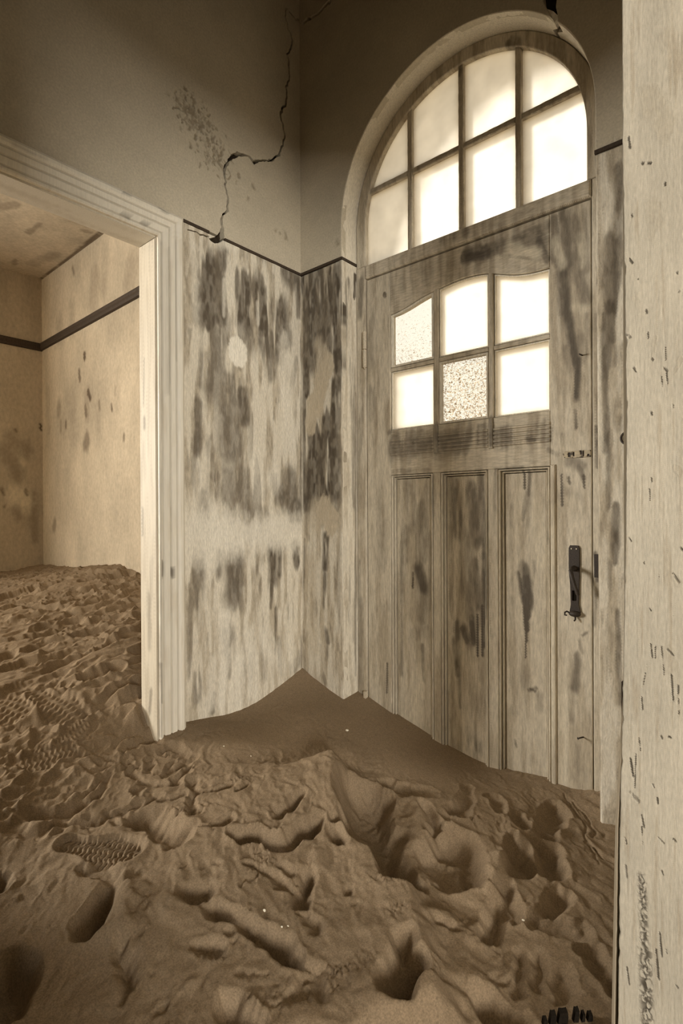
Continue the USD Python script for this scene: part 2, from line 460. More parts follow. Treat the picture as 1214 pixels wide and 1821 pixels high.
CR1 = [(390, 431, 2.4), (395, 415, 2.6), (395.7, 403, 2), (393, 391, 1.3), (397.7, 380, 1.2), (404, 375, 1.5), (405, 350, 1.4), (403.5, 345, 1.3), (398.6, 318, 1.4), (398, 304, 1.5), (404, 292, 1.6), (411, 282, 1.8), (413, 277, 2.6), (424, 274.5, 2.8), (440, 276, .7), (446, 282, 2.4), (452, 289, 2.2), (463, 285.5, 1.2),
       (482, 285.5, 1.2), (495.5, 275, 1.5), (504, 252.6, 1.4), (506.6, 239, 1.2), (502, 221, 1.2), (498, 207.6, 1.5), (500.7, 194, 1.8), (507.6, 187, 1.6), (510, 173, 1.3), (508, 154, 1.4), (514.5, 138, 1.2), (513.5, 111, 1.3), (511, 97, 1.2), (518.7, 83, 1.3), (519, 69, 1.2), (516, 59, .9), (510, 45, .6), (507, 21, .9), (509, 14, 1.2)]
CR2A = [(514, 21, .7), (525, 33, 1.2), (532, 38, 1.7), (536.3, 40.3, 2.2)]
CR2B = [(538.5, 40.8, 2.2), (547, 34.6, 1.8), (563, 26, 1.5), (577, 12, 1.8), (589, 0, 2.2), (600, -16, 2.0)]
HAIR = [(333, 407, .6), (348, 411, .6), (358, 416.5, 1.0), (372, 422, 1.0)]
BROKEN = Polygon([on_x(*p) for p in [(371, 424), (384, 421), (391, 411), (397, 404), (398.5, 421), (395, 429), (389, 432.5), (381, 433), (375, 429)]])
crackA = unary_union([crack_shape(CR1, 1.4, 1, on_x), crack_shape(CR2A, 1.4, 2, on_x)])

wl = thing('wall_left', 'hall wall with a doorway, cracked cream plaster above and peeling stained paint below', 'wall', kind='structure')
# masonry behind the plaster, doorway left open
DW_Y0, DW_Y1, DW_Z = -1.82, -0.80, 2.405
core = cat(bx(-.11, -PLAST, DW_Y1 + .01, .35, -.1, CEIL), bx(-.11, -PLAST, -5.4, DW_Y0 - .01, -.1, CEIL), bx(-.11, -PLAST, DW_Y0 - .02, DW_Y1 + .02, DW_Z + .01, CEIL))
put('masonry', core, 'mud_core', wl)
upA = sbox(-5.4, DADO, 0.0, CEIL).difference(crackA).difference(BROKEN)
# flaked pock marks running down towards the crack
pock = []
r2 = np.random.default_rng(5)
for k in range(260):
    t = r2.uniform(0, 1) ** 0.9
    px, py = 318 + (400 - 318) * t + r2.normal(0, 9 + 8 * t), 168 + (298 - 168) * t + r2.normal(0, 14)
    pock.append((px, py, px + r2.normal(0, 2), py + r2.uniform(0, 6), r2.uniform(.5, 1.7) * (1.5 if k % 9 == 0 else 1), r2.uniform(.3, .9), .7))
for px, py, w in [(490, 408, 2), (507, 418, 2.6), (497, 412, 1.2), (450, 330, 2), (408, 305, 2), (425, 310, 2.4), (440, 350, 1.6), (372, 218, 3), (345, 178, 2.6)]:
    pock.append((px, py, px + 1, py + 3, w, .7, .6))
pockA = to_plane(pock, on_x)
FINE_A = Polygon([on_x(*p) for p in [(300, 150), (330, 150), (440, 260), (440, 340), (380, 340), (300, 220)]])


def upper_a_relief(P, d):
    k = shapely.contains_xy(FINE_A.buffer(.15), P[:, 0], P[:, 1])
    o = np.zeros(len(P))
    o[k] = -0.005 * strokes(P[k], pockA, .8, 3, 1.5, 90)
    return o + 0.004 * (fbm(np.stack([P[:, 0] * 5, P[:, 1] * 5, P[:, 0] * 0], 1), 3, 3) - .5)


def upper_tint(base, seed, spots):
    def fn(v, u):
        n = fbm(np.stack([v[:, 0] * 3, v[:, 1] * 3, v[:, 2] * 3], 1), 5, seed)
        n2 = fbm(np.stack([v[:, 0] * 40, v[:, 1] * 40, v[:, 2] * 40], 1), 4, seed + 1)
        c = np.asarray(base)[None] * (1 + 0.35 * (n - .5) + 0.14 * (n2 - .5))[:, None]
        return mixc(c, np.array([.2, .155, .1]), 0.8 * strokes(u, spots, .8, 3, 1.5, 90))
    return fn


UPC = np.array([0.55, 0.49, 0.38])
v, f = on_wall_a(slab(upA, .03, PLAST, relief=upper_a_relief, fine=[(FINE_A, .006), (sbox(-.72, DADO, 0, CEIL), .014)]))
lowA = sbox(-.70, .1, 0.0, DADO - .011).difference(BROKEN).difference(crack_shape(HAIR, .8, 8, on_x))


def put_skin(name, vf, mat, parent, tint, smooth=40, **kw):
    """dense tinted skin; the smoothing angle may split vertices, so normals are made here"""
    v, f = vf
    p = path_of(name, parent)
    g = usdkit.mesh(stage, p, (v, f), LOOK[mat], smooth=False)
    a = v[f]
    fn = np.cross(a[:, 1] - a[:, 0], a[:, 2] - a[:, 0]); ln = np.linalg.norm(fn, axis=1, keepdims=True); fnu = fn / np.maximum(ln, 1e-20)
    vn = np.zeros_like(v)
    for k in range(3):
        np.add.at(vn, f[:, k], fn)
    vn /= np.maximum(np.linalg.norm(vn, axis=1, keepdims=True), 1e-20)
    cn = vn[f]                                              # corner normals; flat where the rim is sharp
    sharp = (cn * fnu[:, None]).sum(-1) < math.cos(math.radians(smooth))
    cn = np.where(sharp[..., None], fnu[:, None], cn)
    g.CreateNormalsAttr(Vt.Vec3fArray.FromNumpy(cn.reshape(-1, 3).astype(np.float32)))
    g.SetNormalsInterpolation('faceVarying')
    if tint is not None:
        t = tint(v) if callable(tint) else tint
        UsdGeom.PrimvarsAPI(g).CreatePrimvar('tint', Sdf.ValueTypeNames.Color3fArray, 'vertex').Set(Vt.Vec3fArray.FromNumpy(np.asarray(t, np.float32)))
    tag(g.GetPrim(), **kw)
    return p


put_skin('upper_plaster', (v, f), 'upper_plaster', wl, upper_tint(UPC, 21, pockA)(v, v[:, 1:3]), label='plain cream upper plaster with a long jagged crack')


def low_relief(tf, seed):
    """old paint layers stand proud of the bare, dark patches"""
    def fn(P, d):
        c = tf(P)
        n = fbm(np.stack([P[:, 0] * 60, P[:, 1] * 22, P[:, 0] * 0], 1), 4, seed) - .5
        return (c.mean(1) - .45) * 0.0035 + n * 0.003
    return fn


v, f = on_wall_a(slab(lowA, .0045, PLAST, relief=low_relief(lambda P: wall_a_tint(np.stack([P[:, 0] * 0, P[:, 0], P[:, 1]], 1)), 5)))
put_skin('lower_plaster', (v, f), 'plaster_paint', wl, wall_a_tint, label='peeling lower wall, pale paint over dark stains with a white patch')
put('lower_plaster', bx(-PLAST, 0, -5.4, DW_Y0 - .1, -.1, DADO), 'shell_plaster', wl)

# ---- back wall with the arched opening
AX, AR, SPR = 0.822, 0.553, 2.685          # arch centre, radius, springing
X0, X1 = AX - AR, AX + AR                  # 0.269 .. 1.375
REC = 0.108
wb = thing('wall_back', 'end wall of the hall with a round-arched opening for the entrance door', 'wall', kind='structure')
arch_pts = [(AX + AR * math.cos(t), SPR + AR * math.sin(t)) for t in np.linspace(0, math.pi, 90)]
opening = Polygon([(X1, -.2), *arch_pts, (X0, -.2)])
crackB2 = Polygon([on_y(*p) for p in [(962, -30), (966, 4), (974, 18), (980, 28), (984, 37), (990, 40), (991.5, 34), (990, 22), (987.5, 12), (989, 0), (992, -30)]])
crackB = crack_shape(CR2B, 1.4, 4, on_y)
upB = sbox(-.012, DADO, 1.637, CEIL).difference(opening).difference(crackB).difference(crackB2)


def upper_b_relief(P, d):
    return 0.004 * (fbm(np.stack([P[:, 0] * 5, P[:, 1] * 5, P[:, 0] * 0 + 4], 1), 3, 3) - .5)


# masonry behind: everything but the opening, from the plaster to the outer face
P_, T_, L_ = skin(sbox(-.11, -.1, 5.1, CEIL).difference(opening.buffer(.012)), .12)
def prism_y(poly, y0, y1, h=.1):
    """polygon in (x, z) extruded from y0 (front, towards the hall) to y1"""
    plate = slab(poly, h, y1 - y0, back=True)
    return on_wall_b(plate, y0)


put_skin('masonry', prism_y(sbox(-3.45, -.1, 5.1, CEIL).difference(opening.buffer(.03)).difference(sbox(-3.45, -.1, -.05, CEIL)), PLAST, .34), 'mud_core', wb, None)
spotsB = to_plane([(598, 433, 600, 436, 2, .7, .5), (560, 300, 561, 302, 1.5, .4, .5), (967, 58, 985, 62, 2, .2)], on_y)
v, f = on_wall_b(slab(upB, .02, PLAST, c=.004, relief=upper_b_relief))
put_skin('upper_plaster', (v, f), 'upper_plaster', wb, upper_tint(UPC * .97, 31, spotsB)(v, v[:, [0, 2]]), label='plain upper plaster round the arch, split by a crack at the crown')
relB = low_relief(lambda P: wall_b_tint(np.stack([P[:, 0], P[:, 0] * 0, P[:, 1]], 1)), 6)
v, f = on_wall_b(slab(sbox(-.012, .1, X0, DADO - .011), .0045, PLAST, c=.007, relief=relB))
put_skin('lower_plaster', (v, f), 'plaster_paint', wb, wall_b_tint, label='dark stained strip of peeling paint left of the door')
v, f = on_wall_b(slab(Polygon([(X1 + .008, .1), (1.637, .1), (1.637, DADO - .011), (X1, DADO - .011)]), .006, PLAST, c=.007, relief=relB))
put_skin('lower_plaster', (v, f), 'plaster_paint', wb, wall_b_tint, label='dark stained strip of paint right of the door')

# reveal: the inside of the opening, left side, arch and right side, with the crack through the crown
ang_px = lambda px, py, Y: on_y(px, py, Y)


def rev_map(s, y):
    """arc length s along the opening's edge, from the left foot up and over; y depth"""
    hL = SPR - .1
    arc = math.pi * AR
    x = np.where(s < hL, X0, np.where(s < hL + arc, AX - AR * np.cos((s - hL) / AR), X1 + .008 * np.clip((s - hL - arc) / 2.5, 0, 1)))
    z = np.where(s < hL, .1 + s, np.where(s < hL + arc, SPR + AR * np.sin((s - hL) / AR), SPR - (s - hL - arc)))
    n = np.where((s < hL)[:, None], np.array([[1.0, 0, 0]]), np.where((s < hL + arc)[:, None], np.stack([np.cos((s - hL) / AR), 0 * s, -np.sin((s - hL) / AR)], 1), np.array([[-1.0, 0, 0]])))
    return np.stack([x, y, z], 1), n


hL = SPR - .1
S_END = 2 * hL + math.pi * AR


def s_of(px, py, Y):
    x, z = on_y(px, py, Y)
    return hL + AR * (math.pi - math.atan2(z - SPR, x - AX))


sc = s_of(988, 33, 0.0)
se = s_of(1000, 57, REC)
crackR = Polygon([(sc - .045, -.01), (sc - .012, .02), (sc - .012, .05), (se - .014, .075), (se - .004, .14), (se + .008, .14), (se + .006, .08), (sc + .018, .05), (sc + .02, -.01)])
revP = sbox(0, 0.0035, S_END, .165).difference(crackR)
P, o, T = slab(revP, .012, .02, relief=lambda P, d: .003 * (fbm(np.stack([P[:, 0] * 12, P[:, 1] * 12, P[:, 0] * 0], 1), 3, 9) - .5), fine=[(sbox(.2, 0, hL, .2), .0055)])
pos, nrm = rev_map(P[:, 0], P[:, 1])
v = pos + nrm * o[:, None]
REV_DARK = to_plane([(618, 500, 617, 560, 4, .6), (631, 490, 630, 530, 2, 1, .4), (616, 540, 612, 640, 3, .5), (628, 560, 630, 900, 4, .45), (620, 900, 622, 1200, 5, .3), (611, 480, 613, 520, 2.5, .4), (632, 700, 632, 1200, 2, .5), (624, 640, 625, 760, 3, .35)], lambda a, b: on_x(a, b, X0))


def reveal_tint(v):
    n = streaks(v[:, 1], v[:, 2], 41, 90, 6)
    c = np.broadcast_to(PAINT * 1.0, v.shape).copy()
    c = mixc(c, TAN, smooth01((n - .45) / .2) * np.where(v[:, 2] < DADO, .7, .15))
    lo = (v[:, 2] < DADO)
    d = stains(v[:, 1:3], REV_DARK, 5, 40, 4, gain=.3, cut=.48) * lo * (v[:, 0] < AX)
    c = mixc(c, DARK, d)
    rr = smooth01((fbm(np.stack([v[:, 1] * 40, v[:, 2] * 9, v[:, 0] * 3], 1), 3, 2) - .42) / .2) * lo * (v[:, 0] > AX)
    return mixc(c, DARK, rr * .6)


put_skin('reveal', (v, T[:, ::-1]), 'plaster_paint', wb, reveal_tint, label='pale plastered reveal of the arch')
put('masonry_lining', cat(bx(X0 - .10, X0 - .021, PLAST + .012, .34, -.1, SPR), bx(X1 + .03, X1 + .10, PLAST + .012, .34, -.1, SPR)), 'mud_core', wb)
# crown masonry ring behind the reveal (dark, seen through the crack)
ring = Point(AX, SPR).buffer(AR + .12, 64).difference(Point(AX, SPR).buffer(AR + .021, 64)).intersection(sbox(-1, SPR, 3, 5))
put_skin('masonry_arch', prism_y(ring, PLAST + .012, .34), 'mud_core', wb, None)

# ---- dado strip (thin dark moulding between upper and lower plaster)
td = thing('trim_1', 'thin dark moulding line running round the hall wall at lintel height', 'moulding', kind='structure')


def strip_a(y0, y1, z, h=.011, out=.006):
    b = bx(-.004, out, y0, y1, z - h, z)
    return b


brk = [on_x(371, 423)[0], on_x(399, 424)[0]]
put('strip', strip_a(-.69, brk[0], DADO), 'dark_wood', td)
put('strip', strip_a(brk[1], 0.0, DADO), 'dark_wood', td)
put('strip', bx(.0, X0, -.006, .004, DADO - .011, DADO), 'dark_wood', td)
put('strip', bx(X0 - .002, X0 + .006, -.004, REC - .002, DADO - .011, DADO), 'dark_wood', td)
put('strip', bx(X1 - .001, 1.637, -.006, .004, DADO - .012, DADO), 'dark_wood', td)

# ---- right wall of the hall, behind the post, with its own doorway (the camera looks through it)
wr = thing('wall_right', 'plain hall wall behind the pale doorpost on the right', 'wall', kind='structure')
put('plaster', cat(bx(1.637, 1.75, -.775, .05, -.1, CEIL), bx(1.637, 1.75, -5.4, -1.87, -.1, CEIL), bx(1.637, 1.75, -1.88, -.77, 2.42, CEIL)), 'shell_plaster', wr)
wf = thing('wall_front', 'closed south wall of the hall and side rooms behind the viewer', 'wall', kind='structure')
put('plaster', bx(-3.5, 5.2, -5.5, -5.4, -.1, CEIL), 'shell_plaster', wf)
ce = put('ceiling', bx(-.05, 1.70, -5.4, .1, CEIL, CEIL + .12), 'sooty_plaster', label='plastered ceiling of the hall', category='ceiling', kind='structure')
fl = put('floor', bx(-3.5, 5.1, -5.4, .3, -.15, -.05), 'mud_core', label='floor buried under the sand', category='floor', kind='structure')
# right-hand room round the camera
wrr = thing('wall_right_room', 'walls and window opening of the room the view is taken from', 'wall', kind='structure')
put('plaster', cat(bx(4.98, 5.1, -5.4, -4.45, -.1, 3.4), bx(4.98, 5.1, -2.95, .1, -.1, 3.4), bx(4.98, 5.1, -4.45, -2.95, -.1, .94), bx(4.98, 5.1, -4.45, -2.95, 2.1, 3.4), bx(1.75, 5.1, -.1, .05, -.1, 3.4)), 'shell_plaster', wrr)
put('ceiling', bx(1.70, 5.1, -5.4, .1, 3.3, 3.42), 'shell_plaster', label='ceiling of the room the view is taken from', category='ceiling', kind='structure')

# ---- left-hand room seen through the doorway
LW, LC = -3.32, 3.455
wfl = thing('wall_left_room', 'mottled cream walls of the sand-filled side room beyond the doorway', 'wall', kind='structure')
L_SPOTS = to_plane([(150, 632, 150, 636, 2, .9, .5), (141, 660, 142, 674, 2, .7, .6), (157, 698, 160, 708, 2.2, .9, .6), (152, 724, 153, 735, 2, .7, .6), (176, 715, 177, 726, 1.6, .5), (198, 720, 199, 729, 1.3, .8), (220, 774, 220, 781, 1.6, .7), (154, 784, 152, 791, 4, .6), (117, 752, 117, 759, 1.6, .7),
                    (105, 722, 104, 732, 4, .4), (97, 930, 96, 938, 2.6, .5), (108, 752, 108, 765, 2, .35), (129, 476, 131, 486, 2, .6), (157, 690, 156, 698, 1.5, .3), (105, 580, 106, 600, 5, .25), (170, 500, 166, 540, 9, .3), (190, 450, 186, 500, 8, .2), (127, 545, 128, 590, 5, .2), (210, 660, 208, 720, 5, .15), (205, 690, 204, 700, 2, .3), (152, 700, 155, 735, 4, .25), (235, 470, 232, 500, 9, .25), (85, 700, 86, 760, 4, .2)], on_y)
LW_SPOTS = to_plane([(28, 764, 29, 770, 1.5, .7), (46, 873, 48, 880, 3, .7), (3, 870, 6, 878, 3, .7), (8, 898, 8, 902, 2, .6), (20, 780, 40, 800, 14, .35), (10, 800, 30, 840, 14, .35), (60, 880, 62, 960, 6, .35), (28, 905, 32, 920, 8, .3), (72, 755, 72, 763, 2, 1, .4)], lambda a, b: on_x(a, b, LW))
LW_PALE = to_plane([(25, 880, 45, 890, 14, .9), (38, 800, 42, 870, 5, .5)], lambda a, b: on_x(a, b, LW))
RL = np.array([0.50, 0.425, 0.315])


def room_tint(u, v, seed, spots, pale=()):
    n = fbm(np.stack([v[:, 0] * 2.2, v[:, 1] * 2.2, v[:, 2] * 1.4], 1), 5, seed)
    n2 = fbm(np.stack([v[:, 0] * 9, v[:, 1] * 9, v[:, 2] * 3], 1), 4, seed + 3)
    c = RL[None] * (1 + .55 * (n - .5) + .35 * (n2 - .5))[:, None]
    if len(pale):
        c = mixc(c, np.array([.68, .6, .45]), strokes(u, pale, .6, 8, 1, 30))
    return mixc(c, np.array([.10, .07, .045]), strokes(u, spots, .5, 7, 2.5, 25))


v, f = on_wall_b(slab(sbox(LW, .1, -.10, LC), .016, .05))
put_skin('north_plaster', (v, f), 'room_plaster', wfl, room_tint(v[:, [0, 2]], v, 51, L_SPOTS))
v, f = on_wall_a(slab(sbox(-1.6, .1, .05, LC), .02, .05), LW)
put_skin('west_plaster', (v, f), 'room_plaster', wfl, room_tint(v[:, 1:3], v, 57, LW_SPOTS, LW_PALE))
put('west_masonry', cat(bx(LW - .12, LW, -5.4, -4.7, -.1, LC), bx(LW - .12, LW, -3.2, -1.59, -.1, LC), bx(LW - .12, LW, -4.7, -3.2, -.1, 1.35), bx(LW - .12, LW, -4.7, -3.2, 2.75, LC), bx(LW - .12, LW - .04, -1.6, .1, -.1, LC)), 'shell_plaster', wfl)
P, T, _ = skin(sbox(LW - .05, -5.4, -.05, .05), .06, fine=[(sbox(LW, -1.2, -1.4, 0), .02)])
n_ = len(P)
v = np.stack([P[:, 0], P[:, 1], LC + .004 * (fbm(np.stack([P[:, 0] * 4, P[:, 1] * 4, P[:, 0] * 0], 1), 3, 7) - .5)], 1)
CE_SPOTS = []
for a, b, c, d, w, s in [(0, 370, 30, 362, 6, .35), (50, 415, 72, 398, 4, .45), (55, 470, 100, 450, 8, .25), (75, 497, 180, 412, 2.5, .8), (25, 470, 28, 462, 3, .4), (5, 485, 45, 495, 4, .3), (150, 410, 158, 412, 5, .4)]:
    def on_c(px, py):
        w_ = ray(px, py); p = CAM + w_ * (LC - CAM[2]) / w_[2]; return p[0], p[1]
    p0, p1 = on_c(a, b), on_c(c, d)
    CE_SPOTS.append((*p0, *p1, w * .0042, s, .6))
tc = room_tint(P, np.stack([P[:, 0], P[:, 1], P[:, 0] * 0 + 3], 1), 63, CE_SPOTS)
put_skin('ceiling', (v, T[:, ::-1]), 'room_plaster', None, tc, label='stained plaster ceiling of the side room beyond the doorway', category='ceiling', kind='structure')
put('ceiling', bx(LW - .1, -.05, -5.4, .1, LC + .02, LC + .14), 'shell_plaster', label='slab above the side room', category='ceiling', kind='structure')
tr = thing('trim_2', 'dark wooden picture rail round the side room beyond the doorway', 'picture rail', kind='structure')
zr = 2.845
railp = Polygon([(0, 0), (.020, .004), (.026, .02), (.022, .04), (.026, .056), (.02, .066), (0, .07)])


def rail_mesh(length, n=40):
    m_ = trimesh.creation.extrude_polygon(railp, length, engine='earcut')     # profile (out, up) along z
    return m_


mN = rail_mesh(-LW - .11)
M = np.array([[0, 0, 1, LW], [-1, 0, 0, 0.0], [0, 1, 0, zr - .035], [0, 0, 0, 1.0]]); mN.apply_transform(M)
sh = (mN.vertices[:, 0] - LW) / (-LW); mN.vertices[:, 2] += sh * .045
if np.linalg.det(M[:3, :3]) < 0: mN.invert()
put('rail', mN, 'dark_wood', tr)
mW = rail_mesh(1.5)
M = np.array([[1, 0, 0, LW], [0, 0, 1, -1.5], [0, 1, 0, zr - .04], [0, 0, 0, 1.0]]); mW.apply_transform(M)
if np.linalg.det(M[:3, :3]) < 0: mW.invert()
put('rail', mW, 'dark_wood', tr)

# ---- doorway casing of the left wall
tc_ = thing('trim_3', 'cream moulded timber casing round the open doorway on the left', 'door casing', kind='structure')
CY, CZ, CYL = -0.790, 2.411, -1.82
prof = [(0, 0), (0, .020), (.004, .024), (.010, .024), (.0125, .020), (.016, .020), (.019, .024), (.040, .027), (.043, .023), (.046, .023), (.049, .029), (.066, .031), (.068, .027), (.071, .027), (.075, .033), (.083, .038), (.094, .038), (.099, .034), (.105, .030), (.105, 0)]


def casing_run(kind):
    w = np.array([p[0] for p in prof]); d = np.array([p[1] for p in prof])
    if kind == 'right':
        n = 260; t = np.linspace(0, 1, n)
        Y = np.broadcast_to(CY + w, (n, len(w))); Z = t[:, None] * (CZ + w)[None]
    elif kind == 'left':
        n = 40; t = np.linspace(1, 0, n)
        Y = np.broadcast_to(CYL - w, (n, len(w))); Z = t[:, None] * (CZ + w)[None]
    else:
        n = 240; t = np.linspace(0, 1, n)
        Y = (CY + w)[None] + t[:, None] * ((CYL - w) - (CY + w))[None]; Z = np.broadcast_to(CZ + w, (n, len(w)))
    X = np.broadcast_to(d, (n, len(w))) + .0007 * (noise(np.stack([Y * 90, Z * 90, Y * 0 + 3], -1)) - .5) * (d > .001)
    V = np.stack([X, Y, Z], -1).reshape(-1, 3)
    k = len(w)
    i, j = np.meshgrid(np.arange(n - 1), np.arange(k - 1), indexing='ij')
    q = (i * k + j).ravel()
    F = np.concatenate([np.stack([q, q + k, q + 1], 1), np.stack([q + 1, q + k, q + k + 1], 1)])
    a = V[F]; nn = np.cross(a[:, 1] - a[:, 0], a[:, 2] - a[:, 0])
    if nn[:, 0].sum() < 0:
        F = F[:, ::-1]
    return V, F


C_DARK = to_plane([(287, 430, 287, 1310, 1.4, .35), (289, 1000, 289, 1025, 2, .8), (305, 1012, 305, 1026, 1.2, .8), (287, 1180, 288, 1250, 1.8, .6), (300, 440, 301, 700, 1.2, .25), (311, 430, 312, 640, 1.0, .25), (325, 420, 325, 470, .8, .2), (218, 345, 230, 352, 2, .5), (215, 378, 230, 388, 2, .5), (250, 395, 262, 400, 1.5, .5), (20, 262, 80, 285, 1.5, .3), (280, 370, 300, 385, 1.5, .5)], lambda a, b: on_x(a, b, .025))


def casing_tint(v):
    y, z = v[:, 1], v[:, 2]
    n = np.where(z > CZ + .01, streaks(z, y, 71, 140, 7), streaks(y, z, 73, 140, 7))
    c = mixc(PALE * 1.06, TAN * 1.4, smooth01((n - .52) / .2) * .35)
    wv = np.maximum(y - CY, z - CZ)
    groove = ((wv > .0118) & (wv < .0168)) | ((wv > .0425) & (wv < .0465)) | ((wv > .0675) & (wv < .0715))
    c = mixc(c, DARK * 1.5, groove * .3)
    return mixc(c, DARK, strokes(v[:, 1:3], C_DARK, .6, 3, 6, 90))


for k in ('right', 'head', 'left'):
    put_skin('architrave', casing_run(k), 'casing_paint', tc_, casing_tint, smooth=25)
# jamb and head linings, a little proud of the casing's inner edge
JY = -0.797


def lining_tint(v):
    n = streaks(v[:, 0], v[:, 2], 75, 90, 5)
    c = mixc(np.array([.56, .50, .395]), TAN * .9, smooth01((n - .46) / .2) * .6)
    L = to_plane([(265, 1060, 266, 1150, 3, .4), (268, 1230, 266, 1265, 2.5, .6), (256, 640, 255, 720, 1.5, .5), (257, 745, 257, 760, 2, .6), (254, 905, 254, 950, 1.2, .5), (283, 420, 284, 520, 1.2, .6), (283, 960, 284, 1060, 1, .5), (270, 1000, 268, 1060, 3, .2)], lambda a, b: on_y(a, b, JY))
    return mixc(c, DARK, strokes(v[:, [0, 2]], L, .6, 3, 5, 90))


v, f = on_wall_b(slab(sbox(-.112, -.05, .008, DW_Z), .009, .02, c=.003, back=True), JY)
put_skin('jamb_lining', (v, f), 'casing_paint', tc_, lining_tint, label='flat jamb board facing into the doorway')
put('jamb_lining', bx(-.112, .008, DW_Y0, DW_Y0 + .02, -.05, DW_Z), 'shell_plaster', tc_)
P, o, T = slab(sbox(-.112, DW_Y0, .008, JY + .003), .02, .02, c=.003, back=True)
v = np.stack([P[:, 0], P[:, 1], DW_Z - o], 1)


def head_tint(v):
    n = streaks(v[:, 0], v[:, 1], 77, 60, 4)
    return mixc(PAINT * .9, TAN, smooth01((n - .46) / .2) * .5)


put_skin('head_lining', (v, T[:, ::-1]), 'casing_paint', tc_, head_tint, label='flat head board under the lintel')

# ------------------------------------------------------------------ doorpost in the foreground right
tp = thing('trim_4', 'pale peeling painted doorpost standing close on the right', 'doorpost', kind='structure')
PY = -0.79
edge = [(1.640, 3.2), (1.640, 2.3), (1.640, 2.0), (1.643, 1.75), (1.645, 1.5), (1.642, 1.25), (1.6365, 1.0), (1.631, .75), (1.627, .4), (1.625, .0)]
ez = np.linspace(0, 3.0, 420)
ee = np.interp(ez, [e[1] for e in edge][::-1], [e[0] for e in edge][::-1])
rp = np.random.default_rng(12)
ee = ee + .0009 * (fbm(np.stack([ez * 60, ez * 0, ez * 0], 1), 3, 5) - .5) * 2
for zc in (1.795, 1.66, 1.545, .96, .88, .56, .52):
    ee += .0022 * np.exp(-((ez - zc) / .008) ** 2)
post = Polygon(list(zip(ee, ez)) + [(1.80, 3.0), (1.80, 0)])


